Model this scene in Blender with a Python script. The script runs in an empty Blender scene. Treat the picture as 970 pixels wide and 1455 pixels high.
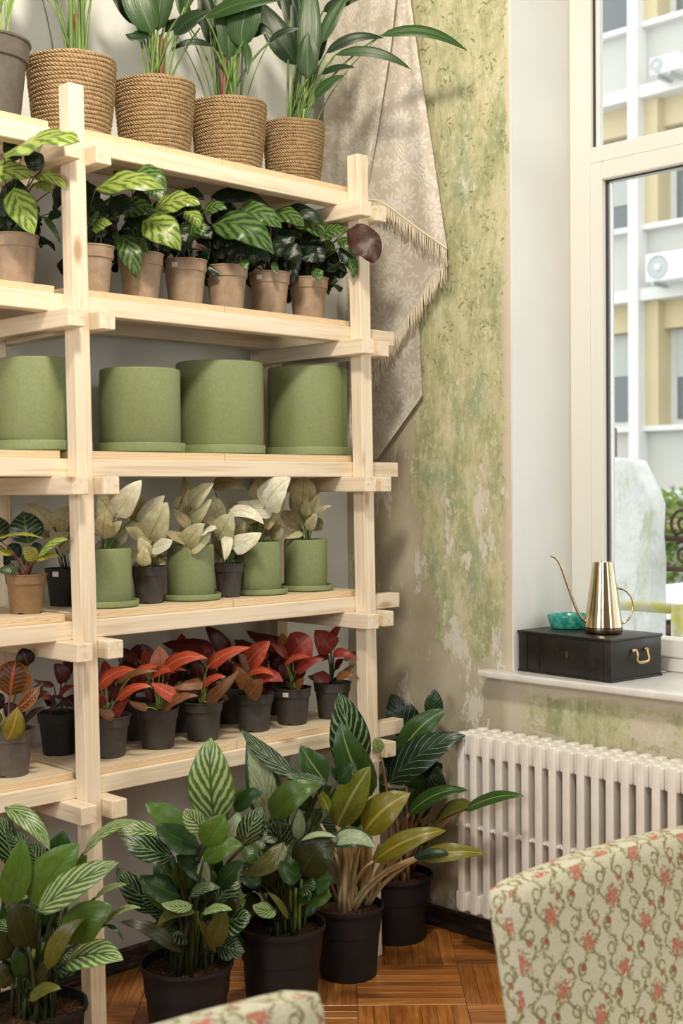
import bpy, bmesh, math, random
from mathutils import Vector, Matrix
random.seed(7)
S = bpy.context.scene
COL = S.collection
# ------------------------------------------------------------------ camera
FPX, YAW, PITCH, ROLL, CAMZ = 1853.72, 0.77586, -0.0182, -0.0074, 1.4228
CW, CH = 970.0, 1455.0
cF = Vector((math.sin(YAW)*math.cos(PITCH), math.cos(YAW)*math.cos(PITCH), math.sin(PITCH)))
_R = Vector((math.cos(YAW), -math.sin(YAW), 0)); _U = _R.cross(cF)
cR = _R*math.cos(ROLL)+_U*math.sin(ROLL); cU = _U*math.cos(ROLL)-_R*math.sin(ROLL)
cO = Vector((0, 0, CAMZ))
cam = bpy.data.cameras.new('camera'); camo = bpy.data.objects.new('camera', cam); COL.objects.link(camo)
cam.sensor_fit = 'HORIZONTAL'; cam.sensor_width = 24.0; cam.lens = 24.0*FPX/CW
mw = Matrix((cR, cU, -cF)).transposed().to_4x4(); mw.translation = cO; camo.matrix_world = mw
cam.clip_start = 0.05; cam.clip_end = 200
cam.dof.use_dof = True; cam.dof.focus_distance = 3.75; cam.dof.aperture_fstop = 4.5
S.camera = camo
# ------------------------------------------------------------------ world, lights, exposure
W = bpy.data.worlds.new('world'); S.world = W; W.use_nodes = True
bg = W.node_tree.nodes['Background']; bg.inputs[0].default_value = (0.95, 0.975, 1.0, 1); bg.inputs[1].default_value = 2.3
S.view_settings.view_transform = 'Standard'; S.view_settings.look = 'None'
S.view_settings.exposure = -0.06; S.view_settings.gamma = 1.0; S.view_settings.use_curve_mapping = False
def area(name, loc, target, sx, sy, power, col):
    l = bpy.data.lights.new(name, 'AREA'); l.shape = 'RECTANGLE'; l.size = sx; l.size_y = sy; l.energy = power; l.color = col
    o = bpy.data.objects.new(name, l); COL.objects.link(o); o.location = loc
    o.rotation_euler = (Vector(target)-Vector(loc)).to_track_quat('-Z', 'Y').to_euler(); return o
# daylight of the room's other window, further along the window wall, plus an added frontal fill near the camera, no lamp standing there
area('window_daylight', (3.05, -0.4, 1.9), (1.2, 1.6, 1.2), 1.5, 2.0, 46, (1.0, 0.97, 0.92))
area('front_fill', (-0.40, 0.10, 2.05), (2.3, 2.8, 1.6), 0.45, 0.45, 17, (1.0, 0.95, 0.87))
area('side_fill', (-1.7, 1.75, 1.9), (3.1, 2.1, 1.1), 1.2, 1.8, 58, (0.98, 0.98, 1.0))  # added soft fill from the left to brighten the window wall; no window there
# ceiling spot lamps
def spot(loc, target, power, r, ang=90):
    l = bpy.data.lights.new('ceiling_spot', 'SPOT'); l.energy = power; l.color = (1.0, 0.89, 0.73); l.shadow_soft_size = r
    l.spot_size = math.radians(ang); l.spot_blend = 0.6
    o = bpy.data.objects.new('ceiling_spot', l); COL.objects.link(o); o.location = loc
    o.rotation_euler = (Vector(target)-Vector(loc)).to_track_quat('-Z', 'Y').to_euler(); return o
spot((1.25, 1.50, 3.40), (2.3, 2.9, 1.5), 205, 0.16, 130)
# ------------------------------------------------------------------ layout constants
T = 0.045; YP = 2.7385; X1 = 1.8066; X2 = 2.8031; LEAN = -0.0165
BZ = (2.2652, 1.8626, 1.4565, 1.0501, 0.6528)      # undersides of the long beams
DT = 0.020                                          # deck thickness
DZ = [b+T+DT for b in BZ]                           # deck tops
XW = 3.1858; YW = YP+0.48; YH = 2.50; XG = 3.505; SZ = 0.856
# ------------------------------------------------------------------ pixel helpers (photo pixel -> point at a known plane)
def ray(x, y): return cF + cR*((x-485)/FPX) - cU*((y-727.5)/FPX)
def onX(x, y, X): d = ray(x, y); return cO + d*((X-cO.x)/d.x)
def onY(x, y, Y): d = ray(x, y); return cO + d*((Y-cO.y)/d.y)
def onZ(x, y, Z): d = ray(x, y); return cO + d*((Z-cO.z)/d.z)
def at(x, y, dep): return cO + ray(x, y)*dep
def depth(P): return (Vector(P)-cO).dot(cF)
def proj(P):
    v = Vector(P)-cO; z = v.dot(cF); return 485+FPX*v.dot(cR)/z, 727.5-FPX*v.dot(cU)/z
# ------------------------------------------------------------------ object helpers
def tag(o, label=None, cat=None, group=None, kind=None):
    if label: o['label'] = label
    if cat: o['category'] = cat
    if group: o['group'] = group
    if kind: o['kind'] = kind
    return o
def wloc(o):
    v = Vector(o.location)
    while o.parent: o = o.parent; v += Vector(o.location)
    return v
def thing(name, loc, label, cat, group=None):
    o = bpy.data.objects.new(name, None); COL.objects.link(o); o.location = loc; o.empty_display_size = 0.05
    return tag(o, label, cat, group)
def link(name, me, mat, parent=None, loc=(0, 0, 0), rot=None):
    """loc is a world position; parents only translate."""
    o = bpy.data.objects.new(name, me); COL.objects.link(o)
    if mat is not None and len(me.materials) == 0: me.materials.append(mat)
    if parent: o.parent = parent; o.location = Vector(loc)-wloc(parent)
    else: o.location = loc
    if rot: o.rotation_euler = rot
    return o
class MB:
    def __init__(s): s.v = []; s.f = []; s.uv = None
    def box(s, lo, hi):
        b = len(s.v); x0, y0, z0 = lo; x1, y1, z1 = hi
        s.v += [(x0,y0,z0),(x1,y0,z0),(x1,y1,z0),(x0,y1,z0),(x0,y0,z1),(x1,y0,z1),(x1,y1,z1),(x0,y1,z1)]
        s.f += [tuple(b+i for i in q) for q in ((3,2,1,0),(4,5,6,7),(0,1,5,4),(1,2,6,5),(2,3,7,6),(3,0,4,7))]; return s
    def lathe(s, prof, n=40, c=(0, 0, 0), closed=False):
        b = len(s.v); m = len(prof)
        for r, z in prof:
            for i in range(n):
                a = 2*math.pi*i/n; s.v.append((c[0]+r*math.cos(a), c[1]+r*math.sin(a), c[2]+z))
        for j in range(m-1 if not closed else m):
            for i in range(n):
                k = (i+1) % n; j2 = (j+1) % m
                s.f.append((b+j*n+i, b+j*n+k, b+j2*n+k, b+j2*n+i))
        return s
    def tube(s, pts, rad, n=8, cap=True):
        pts = [Vector(p) for p in pts]; b = len(s.v); m = len(pts)
        if not hasattr(rad, '__len__'): rad = [rad]*m
        up = Vector((0, 0, 1)); prev = None
        for i, p in enumerate(pts):
            t = (pts[min(i+1, m-1)]-pts[max(i-1, 0)]).normalized()
            if prev is None:
                a = t.cross(up); a = t.cross(Vector((1, 0, 0))) if a.length < 1e-3 else a
            else: a = prev - t*prev.dot(t)
            a.normalize(); prev = a; q = t.cross(a)
            for k in range(n):
                th = 2*math.pi*k/n; s.v.append(tuple(p+(a*math.cos(th)+q*math.sin(th))*rad[i]))
        for i in range(m-1):
            for k in range(n):
                l = (k+1) % n; s.f.append((b+i*n+k, b+i*n+l, b+(i+1)*n+l, b+(i+1)*n+k))
        if cap:
            s.f.append(tuple(b+k for k in reversed(range(n)))); s.f.append(tuple(b+(m-1)*n+k for k in range(n)))
        return s
    def prism(s, poly, axis, lo, hi):
        """extrude a 2D polygon along an axis"""
        b = len(s.v); n = len(poly)
        for h in (lo, hi):
            for (p, q) in poly:
                s.v.append((h, p, q) if axis == 0 else (p, h, q) if axis == 1 else (p, q, h))
        s.f.append(tuple(b+i for i in reversed(range(n)))); s.f.append(tuple(b+n+i for i in range(n)))
        for i in range(n):
            j = (i+1) % n; s.f.append((b+i, b+j, b+n+j, b+n+i))
        return s
    def mesh(s, name, smooth=False, bevel=0, seg=2, recalc=True, sub=(0, 0, 0)):
        me = bpy.data.meshes.new(name)
        v = [(p[0]-sub[0], p[1]-sub[1], p[2]-sub[2]) for p in s.v]
        me.from_pydata(v, [], s.f)
        if bevel or recalc:
            bm = bmesh.new(); bm.from_mesh(me)
            if recalc: bmesh.ops.recalc_face_normals(bm, faces=bm.faces)
            if bevel:
                es = [e for e in bm.edges if len(e.link_faces) == 2 and e.calc_face_angle(0) > 0.5]
                bmesh.ops.bevel(bm, geom=es, offset=bevel, segments=seg, affect='EDGES', profile=0.5, clamp_overlap=True)
            bm.to_mesh(me); bm.free()
        if smooth:
            me.polygons.foreach_set('use_smooth', [True]*len(me.polygons))
            if smooth != True: me.set_sharp_from_angle(angle=smooth)
        me.update(); return me
def box_obj(name, lo, hi, mat, parent=None, bevel=0.002, rot=None):
    c = [(a+b)/2 for a, b in zip(lo, hi)]; m = MB().box([a-k for a, k in zip(lo, c)], [b-k for b, k in zip(hi, c)])
    return link(name, m.mesh(name, smooth=(0.6 if bevel else False), bevel=bevel, seg=1), mat, parent, c, rot)
_boxes = {}
def bar(name, p0, p1, w, h, mat, parent):
    """straight timber from p0 to p1 (centre line), local X along it"""
    p0 = Vector(p0); p1 = Vector(p1); L = round((p1-p0).length, 4); key = (L, w, h, mat.name)
    if key not in _boxes:
        me = MB().box((-L/2, -w/2, -h/2), (L/2, w/2, h/2)).mesh(name, smooth=0.6, bevel=0.0022, seg=1); me.materials.append(mat); _boxes[key] = me
    o = link(name, _boxes[key], mat, parent, (p0+p1)/2)
    d = (p1-p0).normalized(); x = d
    z = Vector((0, 0, 1)) if abs(d.z) < 0.9 else Vector((0, 1, 0))
    y = z.cross(x).normalized(); z = x.cross(y)
    o.rotation_euler = Matrix((x, y, z)).transposed().to_euler(); return o
# ------------------------------------------------------------------ material helpers
class Mat:
    def __init__(s, name, rough=0.5, spec=0.5, metal=0.0, col=None, **kw):
        s.m = bpy.data.materials.new(name); s.m.use_nodes = True; s.nt = s.m.node_tree; s.b = s.nt.nodes['Principled BSDF']
        s.b.inputs['Roughness'].default_value = rough; s.b.inputs['Specular IOR Level'].default_value = spec; s.b.inputs['Metallic'].default_value = metal
        if col: s.b.inputs['Base Color'].default_value = (*col, 1)
    def n(s, t, ins=None, **props):
        nd = s.nt.nodes.new('ShaderNode'+t)
        for k, v in props.items(): setattr(nd, k, v)
        for k, v in (ins or {}).items(): s.set(nd.inputs[k], v)
        return nd
    def set(s, sock, v):
        if isinstance(v, bpy.types.NodeSocket): s.nt.links.new(v, sock)
        elif isinstance(v, bpy.types.Node): s.nt.links.new(v.outputs[0], sock)
        elif hasattr(v, '__len__') and len(v) == 3 and sock.type == 'RGBA': sock.default_value = (*v, 1)
        else: sock.default_value = v
    def coord(s, w='Object'): return s.n('TexCoord').outputs[w]
    def math(s, op, a, b=0.0, c=None):
        nd = s.n('Math', operation=op); s.set(nd.inputs[0], a); s.set(nd.inputs[1], b)
        if c is not None: s.set(nd.inputs[2], c)
        return nd.outputs[0]
    def mapping(s, vec, scale=(1, 1, 1), loc=(0, 0, 0), rot=(0, 0, 0)):
        return s.n('Mapping', {'Vector': vec, 'Scale': scale, 'Location': loc, 'Rotation': rot}).outputs[0]
    def noise(s, vec, scale, detail=3, rough=0.55, dist=0.0, out=0):
        return s.n('TexNoise', {'Vector': vec, 'Scale': scale, 'Detail': detail, 'Roughness': rough, 'Distortion': dist}).outputs[out]
    def ramp(s, fac, stops, interp='LINEAR'):
        nd = s.n('ValToRGB', {'Fac': fac}); cr = nd.color_ramp; cr.interpolation = interp
        while len(cr.elements) < len(stops): cr.elements.new(0.5)
        for e, (p, c) in zip(cr.elements, stops):
            e.position = p; e.color = (c, c, c, 1) if not hasattr(c, '__len__') else (*c, 1)
        return nd.outputs[0]
    def mix(s, fac, a, b, mode='MIX'):
        nd = s.n('Mix', data_type='RGBA', blend_type=mode); s.set(nd.inputs[0], fac); s.set(nd.inputs[6], a); s.set(nd.inputs[7], b); return nd.outputs[2]
    def xyz(s, vec): return s.n('SeparateXYZ', {0: vec}).outputs
    def step(s, x, lo, hi): return s.n('MapRange', {'Value': x, 'From Min': lo, 'From Max': hi}, interpolation_type='SMOOTHSTEP').outputs[0]
    def vadd(s, a, b):
        nd = s.n('VectorMath', operation='ADD'); s.set(nd.inputs[0], a); s.set(nd.inputs[1], b); return nd.outputs[0]
    def color(s, c): s.set(s.b.inputs['Base Color'], c); return s
    def bump(s, h, strength=0.3, dist=0.01):
        nd = s.n('Bump', {'Height': h, 'Strength': strength, 'Distance': dist}); s.set(s.b.inputs['Normal'], nd); return s
    def rnd(s): return s.n('ObjectInfo').outputs['Random']
def rvec(m, k=17.0):
    r = m.rnd(); return m.n('CombineXYZ', {0: m.math('MULTIPLY', r, k), 1: m.math('MULTIPLY', r, k*1.7), 2: m.math('MULTIPLY', r, k*0.6)}).outputs[0]
def pine(name, a, b, knot=True):
    m = Mat(name, 0.62, 0.3); v = m.vadd(m.coord(), rvec(m))
    g = m.noise(m.mapping(v, (1.6, 42, 42)), 1.6, 4, 0.6, 0.6); c = m.ramp(g, [(0.3, a), (0.52, b), (0.72, tuple(k*1.04 for k in b))])
    fl = m.noise(m.mapping(v, (6, 160, 160)), 1.0, 2); c = m.mix(m.math('MULTIPLY', m.step(fl, 0.55, 0.75), 0.22), c, tuple(k*0.72 for k in a))
    if knot:
        vo = m.n('TexVoronoi', {'Vector': m.mapping(v, (3.3, 9, 9)), 'Scale': 1.0}); k = m.step(vo.outputs['Distance'], 0.16, 0.05)
        c = m.mix(m.math('MULTIPLY', k, 0.75), c, (0.36, 0.19, 0.075))
    m.color(c).bump(g, 0.06, 0.004); return m.m
M_PINE = pine('pine_timber', (0.66, 0.52, 0.35), (0.80, 0.695, 0.53))
def ply():
    m = Mat('plywood', 0.6, 0.3); v = m.vadd(m.coord(), rvec(m)); o = m.xyz(m.coord())
    g = m.noise(m.mapping(v, (1.2, 22, 22)), 1.5, 4, 0.6, 0.8); top = m.ramp(g, [(0.3, (0.62, 0.47, 0.29)), (0.6, (0.78, 0.66, 0.47))])
    lam = m.math('SINE', m.math('MULTIPLY', m.math('ADD', o[2], m.math('MULTIPLY', g, 0.0012)), 1350.0))
    vd = m.noise(m.mapping(v, (14, 14, 420)), 1.0, 2)
    ed = m.mix(m.step(lam, -0.2, 0.6), (0.66, 0.47, 0.27), (0.80, 0.65, 0.43)); ed = m.mix(m.step(vd, 0.66, 0.74), ed, (0.18, 0.09, 0.04))
    nz = m.xyz(m.n('NewGeometry').outputs['Normal'])[2]
    m.color(m.mix(m.step(m.math('ABSOLUTE', nz), 0.4, 0.6), ed, top)); return m.m
M_PLY = ply()
M_WHITEPAINT = Mat('white_gloss_paint', 0.35, 0.4, col=(0.80, 0.79, 0.74)).m
def plaster_white():
    m = Mat('white_plaster', 0.85, 0.2); v = m.coord(); g = m.noise(v, 60, 4); m.color(m.ramp(m.noise(v, 1.6, 3), [(0.3, (0.70, 0.71, 0.68)), (0.7, (0.79, 0.80, 0.77))])); m.bump(g, 0.25, 0.003); return m.m
M_PLASTER = plaster_white()
# ================================================================== SETTING
def struct(o): o['kind'] = 'structure'; return o
def backwall_mat():
    m = Mat('pale_plaster', 0.9, 0.15); v = m.coord()
    c = m.ramp(m.noise(v, 2.2, 5, 0.65), [(0.3, (0.60, 0.61, 0.56)), (0.55, (0.70, 0.71, 0.67)), (0.75, (0.75, 0.76, 0.72))])
    m.color(c).bump(m.noise(v, 45, 4), 0.12, 0.004); return m.m
def fcurve(m, x, pts):
    nd = m.n('FloatCurve', {'Value': x}); cu = nd.mapping.curves[0]; pts = sorted(pts)
    cu.points[0].location = pts[0]; cu.points[1].location = pts[-1]
    for p in pts[1:-1]: cu.points.new(*p)
    for p in cu.points: p.handle_type = 'VECTOR'
    nd.mapping.use_clip = False; nd.mapping.extend = 'HORIZONTAL'; nd.mapping.update(); return nd.outputs[0]
def greenwall_mat():
    m = Mat('peeling_green_paint', 0.88, 0.15); v = m.coord(); o = m.xyz(v); z = m.math('DIVIDE', o[2], 4.0)
    def bnd(l): return fcurve(m, z, [(onX(x, y, XW).z/4.0, onX(x, y, XW).y/4.0) for x, y in l])
    hi = bnd([(560, 0), (578, 300), (588, 560), (585, 650), (586, 716), (600, 722), (597, 776), (609, 795), (622, 864), (616, 900), (632, 928), (655, 958), (690, 985)])
    lo = bnd([(719, 0), (716, 400), (716, 700), (718, 878), (706, 912), (680, 952), (676, 985)])
    n1 = m.noise(v, 9, 6, 0.7); n2 = m.noise(v, 30, 4, 0.6)
    y = m.math('ADD', m.math('DIVIDE', o[1], 4.0), m.math('MULTIPLY', m.math('SUBTRACT', n1, 0.5), 0.030)); y = m.math('ADD', y, m.math('MULTIPLY', m.math('SUBTRACT', n2, 0.5), 0.006))
    inside = m.math('MULTIPLY', m.step(m.math('SUBTRACT', hi, y), -0.0006, 0.0012), m.step(m.math('SUBTRACT', y, lo), -0.0005, 0.0010))
    # ragged bottom end and flaked holes
    inside = m.math('MULTIPLY', inside, m.step(m.math('ADD', o[2], m.math('MULTIPLY', m.math('SUBTRACT', n1, 0.5), 0.14)), 0.86, 0.89))
    st = m.mapping(v, (1, 10, 4.5)); hn = m.noise(st, 1.15, 7, 0.72)
    low = m.step(o[2], 1.75, 1.25)
    holes = m.step(m.math('SUBTRACT', hn, m.math('MULTIPLY', low, 0.045)), 0.665, 0.65)
    holes2 = m.step(m.math('ADD', hn, m.math('MULTIPLY', low, 0.075)), 0.645, 0.66)
    inside = m.math('MULTIPLY', inside, m.math('SUBTRACT', 1.0, holes2))
    # patch under the sill
    pn = m.noise(m.mapping(v, (1, 5.0, 11), (3.1, 0.4, 0.2)), 1.0, 6, 0.7)
    under = m.math('MULTIPLY', m.math('MULTIPLY', m.step(o[2], 0.60, 0.66), m.step(o[2], 0.82, 0.78)), m.math('MULTIPLY', m.step(pn, 0.47, 0.50), m.step(o[1], 2.50, 2.40)))
    fac = m.math('MAXIMUM', inside, under)
    # greens
    stx = m.noise(m.mapping(v, (1, 7, 2.2)), 1.6, 6, 0.7)
    g = m.ramp(stx, [(0.28, (0.235, 0.265, 0.165)), (0.42, (0.345, 0.36, 0.205)), (0.52, (0.45, 0.445, 0.275)), (0.64, (0.55, 0.52, 0.36)), (0.80, (0.68, 0.64, 0.50))])
    teal = m.step(m.noise(m.mapping(v, (1, 4, 2.0), (5, 2.3, 8)), 1.3, 5, 0.7), 0.55, 0.66); g = m.mix(m.math('MULTIPLY', teal, 0.65), g, (0.24, 0.33, 0.22))
    mid_ = m.noise(m.mapping(v, (1, 1, 0.6)), 38, 6, 0.75); g = m.mix(m.math('MULTIPLY', m.step(mid_, 0.50, 0.62), 0.75), g, (0.58, 0.555, 0.40)); g = m.mix(m.math('MULTIPLY', m.step(mid_, 0.45, 0.36), 0.65), g, (0.25, 0.275, 0.15))
    fine = m.noise(v, 130, 4, 0.7); g = m.mix(m.step(fine, 0.60, 0.72), g, (0.64, 0.59, 0.40)); g = m.mix(m.math('MULTIPLY', m.step(fine, 0.38, 0.28), 0.7), g, (0.17, 0.20, 0.09))
    # worn stencil sprigs in a half-drop repeat
    sy = m.math('DIVIDE', m.math('SUBTRACT', o[1], 2.545), 0.085); row = m.math('DIVIDE', m.math('SUBTRACT', o[2], 2.165), 0.165)
    colpar = m.math('MULTIPLY', m.math('MODULO', m.math('ADD', m.math('FLOOR', sy), 40.0), 2.0), 0.5)
    fy = m.math('SUBTRACT', m.math('FRACT', sy), 0.5); fz = m.math('SUBTRACT', m.math('FRACT', m.math('ADD', row, colpar)), 0.5)
    py = m.math('MULTIPLY', fy, 0.085); pz = m.math('MULTIPLY', fz, 0.165)
    rr = m.math('SQRT', m.math('ADD', m.math('MULTIPLY', py, py), m.math('MULTIPLY', pz, pz))); an = m.math('ARCTAN2', pz, m.math('ABSOLUTE', py))
    pet = m.math('SINE', m.math('ADD', m.math('MULTIPLY', an, 7.0), m.math('MULTIPLY', rr, 260.0)))
    spr = m.math('MULTIPLY', m.step(pet, 0.1, 0.5), m.math('MULTIPLY', m.step(rr, 0.043, 0.036), m.step(rr, 0.007, 0.011)))
    spr = m.math('MULTIPLY', spr, m.math('MULTIPLY', m.step(m.noise(v, 48, 3), 0.50, 0.58), m.step(o[2], 1.62, 1.9)))
    g = m.mix(m.math('MULTIPLY', spr, 0.75), g, (0.15, 0.16, 0.055))
    # bare plaster: warm grey-tan, paler near the scraped edges
    pl = m.ramp(m.noise(v, 3.2, 6, 0.68), [(0.28, (0.40, 0.35, 0.245)), (0.5, (0.50, 0.455, 0.335)), (0.72, (0.59, 0.55, 0.44))])
    pl = m.mix(m.math('MULTIPLY', m.step(m.noise(m.mapping(v, (1, 1, 0.35)), 22, 5, 0.7), 0.60, 0.72), 0.5), pl, (0.64, 0.60, 0.49))
    edge = m.step(o[1], YH+0.05, YH+0.005); pl = m.mix(m.math('MULTIPLY', edge, 0.85), pl, (0.66, 0.60, 0.47))
    pl = m.mix(holes2, pl, (0.68, 0.65, 0.55))
    g = m.mix(1.0, g, (1.12, 1.12, 1.08), 'MULTIPLY'); m.color(m.mix(fac, pl, g)); h = m.math('ADD', m.math('MULTIPLY', fac, 0.6), m.math('MULTIPLY', fine, 0.35)); m.bump(h, 0.35, 0.004); return m.m
M_BACK = backwall_mat(); M_GREEN = greenwall_mat()
M_ROOM = Mat('cream_wall_paint', 0.9, 0.2, col=(0.34, 0.31, 0.27)).m
ZC = 3.6
struct(link('wall_back', MB().box((-2.2, YW, -0.02), (XW+0.4, YW+0.2, ZC)).mesh('wall_back'), M_BACK))
YB0, YB1 = 1.10, YH                                  # window opening
w = MB().box((XW, YB1, -0.02), (XW+0.4, YW, ZC)).box((XW, YB0, -0.02), (XW+0.4, YB1, SZ-0.022)).box((XW, YB0, 3.25), (XW+0.4, YB1, ZC)).box((XW, -1.6, -0.02), (XW+0.4, YB0, ZC))
struct(link('wall_right', w.mesh('wall_right'), M_GREEN))
struct(link('wall_left', MB().box((-2.2, -1.6, -0.02), (-2.0, YW, ZC)).mesh('wall_left'), M_ROOM))
struct(link('wall_front', MB().box((-2.2, -1.8, -0.02), (XW+0.4, -1.6, ZC)).mesh('wall_front'), M_ROOM))
struct(link('ceiling', MB().box((-2.2, -1.8, ZC), (XW+0.4, YW+0.2, ZC+0.1)).mesh('ceiling'), M_PLASTER))
r = MB().box((XW+0.0005, YB1-0.006, SZ), (XG, YB1+0.001, 3.25)).box((XW+0.0005, YB0-0.001, SZ), (XG, YB0+0.006, 3.25)).box((XW+0.0005, YB0, 3.245), (XG, YB1, 3.251))
struct(link('trim_1', r.mesh('trim_1'), M_PLASTER))
# ---- floor: basket-weave parquet
def parquet_mat(name, tex):
    m = Mat(name, 0.24, 0.5); v = m.vadd(m.coord(), rvec(m)); g = m.noise(m.mapping(v, (7, 90, 20)), 1.0, 4, 0.6, 0.5)
    c = m.ramp(g, [(0.3, (0.25, 0.082, 0.016)), (0.55, (0.40, 0.155, 0.034)), (0.75, (0.52, 0.235, 0.062))])
    if not tex:
        k = m.ramp(m.rnd(), [(0, (0.72, 0.66, 0.6)), (0.5, (1, 1, 1)), (1, (1.3, 1.35, 1.4))]); c = m.mix(1.0, c, k, 'MULTIPLY')
    m.color(c).bump(g, 0.05, 0.002); return m.m
M_PARQ = parquet_mat('parquet_strip', False); M_PARQF = parquet_mat('parquet_far', True)
M_GAP = Mat('parquet_joint', 0.8, 0.2, col=(0.055, 0.022, 0.009)).m
floor = struct(link('floor', MB().box((-2.2, -1.8, -0.06), (XW+0.4, YW+0.2, -0.012)).mesh('floor'), M_GAP))
BL, NS = 0.301, 7; SW = BL/NS
me = MB().box((-BL/2+0.0006, -SW/2+0.0005, -0.012), (BL/2-0.0006, SW/2-0.0005, 0)).mesh('plank', bevel=0.0008, seg=1)
fd = Vector((cF.x, cF.y, 0)).normalized(); rd = Vector((fd.y, -fd.x, 0)); og = onZ(663, 1427, 0); far = MB()
nprt = 0
for i in range(-20, 21):
    for j in range(-20, 21):
        for k in range(NS):
            vert = (i+j) % 2 == 0; o_ = (k-(NS-1)/2)*SW
            c = og + rd*(i*BL+BL/2+(o_ if vert else 0)) + fd*(j*BL+BL/2+(0 if vert else o_))
            if not (-1.9 < c.x < XW+0.14 and -1.5 < c.y < YW+0.14): continue
            px, py = proj(c) if depth(c) > 0.3 else (-999, -999)
            dx = fd if vert else rd; ang = math.atan2(dx.y, dx.x)
            if 100 < px < 800 and 1250 < py < 1500:
                o = link('plank', me, M_PARQ, floor, c, (0, 0, ang)); o.location.z -= random.random()*0.0006; nprt += 1
            else:
                b = len(far.v); dy = Vector((-dx.y, dx.x, 0))
                far.v += [tuple(c+dx*(a*BL/2)*0.996+dy*(e*SW/2)*0.98) for a, e in ((-1, -1), (1, -1), (1, 1), (-1, 1))]; far.f.append((b, b+1, b+2, b+3))
fo = link('plank_field', far.mesh('plank_field'), M_PARQF, floor); fo['kind'] = 'stuff'
# ---- baseboards
def bb_mat():
    m = Mat('dark_worn_baseboard', 0.45, 0.4); v = m.coord(); m.color(m.ramp(m.noise(m.mapping(v, (9, 9, 40)), 1.5, 5, 0.7), [(0.42, (0.016, 0.010, 0.008)), (0.60, (0.05, 0.028, 0.018)), (0.72, (0.17, 0.13, 0.10))])); return m.m
M_BB = bb_mat()
def baseboard(name, pr, axis, lo, hi): return struct(link(name, MB().prism(pr, axis, lo, hi).mesh(name, bevel=0.002, seg=1), M_BB))
baseboard('baseboard_right', [(XW, 0), (XW-0.030, 0), (XW-0.030, 0.014), (XW-0.016, 0.022), (XW-0.014, 0.055), (XW, 0.060)], 1, -1.5, YW)
baseboard('baseboard_back', [(YW, 0), (YW-0.030, 0), (YW-0.030, 0.014), (YW-0.016, 0.022), (YW-0.014, 0.055), (YW, 0.060)], 0, -2.0, XW-0.03)
# ---- window
M_FRAME = Mat('cream_window_frame', 0.38, 0.4, col=(0.74, 0.735, 0.68)).m
M_GASK = Mat('dark_gasket', 0.5, 0.3, col=(0.045, 0.042, 0.035)).m
M_ALU = Mat('aluminium_spacer', 0.25, 0.5, 0.9, col=(0.66, 0.68, 0.70)).m
def glass_mat():
    m = Mat('window_glass'); nt = m.nt; nt.nodes.remove(m.b); tr = m.n('BsdfTransparent', {0: (0.97, 0.985, 0.98)}); gl = m.n('BsdfGlossy', {'Roughness': 0.02})
    fr = m.n('Fresnel', {'IOR': 1.45}); mx = m.n('MixShader', {0: m.math('MULTIPLY', fr.outputs[0], 0.35), 1: tr.outputs[0], 2: gl.outputs[0]}); nt.links.new(mx.outputs[0], nt.nodes['Material Output'].inputs[0]); return m.m
M_GLASS = glass_mat()
win = thing('window_1', (XG, (YB0+YB1)/2, SZ), None, None); win['kind'] = 'structure'; win['label'] = 'cream framed window with fixed upper pane and lower sash above the sill'
def wb(name, y0, y1, z0, z1, x0, x1, mat=None, bev=0.004): return box_obj(name, (x0, y0, z0), (x1, y1, z1), mat or M_FRAME, win, bev)
FX0, FX1 = XG-0.020, XG+0.055
ZU = 2.498; ZL = 2.388                                # upper glass bottom, lower glass top
wb('frame', 2.412, YB1-0.006, SZ, 3.245, FX0, FX1); wb('frame', YB0+0.006, YB0+0.09, SZ, 3.245, FX0, FX1); wb('frame', YB0+0.09, 2.412, 3.17, 3.245, FX0, FX1)
wb('frame', YB0+0.09, 2.412, SZ, SZ+0.045, FX0, FX1); wb('transom', YB0+0.09, 2.412, 2.445, ZU, FX0, FX1)
wb('sash', 2.366, 2.412, SZ+0.045, 2.445, FX0-0.006, FX1-0.01); wb('sash', YB0+0.09, YB0+0.14, SZ+0.045, 2.445, FX0-0.006, FX1-0.01)
wb('sash', YB0+0.14, 2.366, ZL, 2.445, FX0-0.006, FX1-0.01); wb('sash', YB0+0.14, 2.366, SZ+0.045, 0.958, FX0-0.006, FX1-0.01)
wb('gasket', 2.4075, 2.412, ZU, 3.17, XG-0.004, XG+0.004, M_GASK, 0); wb('gasket', 2.364, 2.367, 0.958, ZL, XG-0.005, XG+0.003, M_GASK, 0); wb('gasket', YB0+0.14, 2.366, ZL-0.003, ZL, XG-0.005, XG+0.003, M_GASK, 0)
wb('spacer', 2.353, 2.364, 0.958, ZL-0.003, XG+0.004, XG+0.012, M_ALU, 0); wb('spacer', 2.396, 2.4075, ZU, 3.17, XG+0.004, XG+0.012, Mat('white_spacer', 0.4, col=(0.8, 0.8, 0.78)).m, 0)
wb('pane', YB0+0.14, 2.366, 0.958, ZL, XG+0.0125, XG+0.0165, M_GLASS, 0); wb('pane', YB0+0.09, 2.412, ZU, 3.17, XG+0.0125, XG+0.0165, M_GLASS, 0)
def sill_mat():
    m = Mat('white_marble_sill', 0.3, 0.45); v = m.coord(); m.color(m.ramp(m.noise(v, 14, 6, 0.7), [(0.35, (0.70, 0.69, 0.66)), (0.6, (0.82, 0.81, 0.78))])); return m.m
sl = MB().prism([(XW-0.060, 0.9), (XW-0.060, 2.592), (XW, 2.592), (XW, YB1), (XG-0.02, YB1), (XG-0.02, YB0), (XW, YB0), (XW, 0.9)], 2, SZ-0.022, SZ)
link('window_sill', sl.mesh('window_sill', bevel=0.006, seg=3, smooth=0.6), sill_mat(), win)
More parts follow.
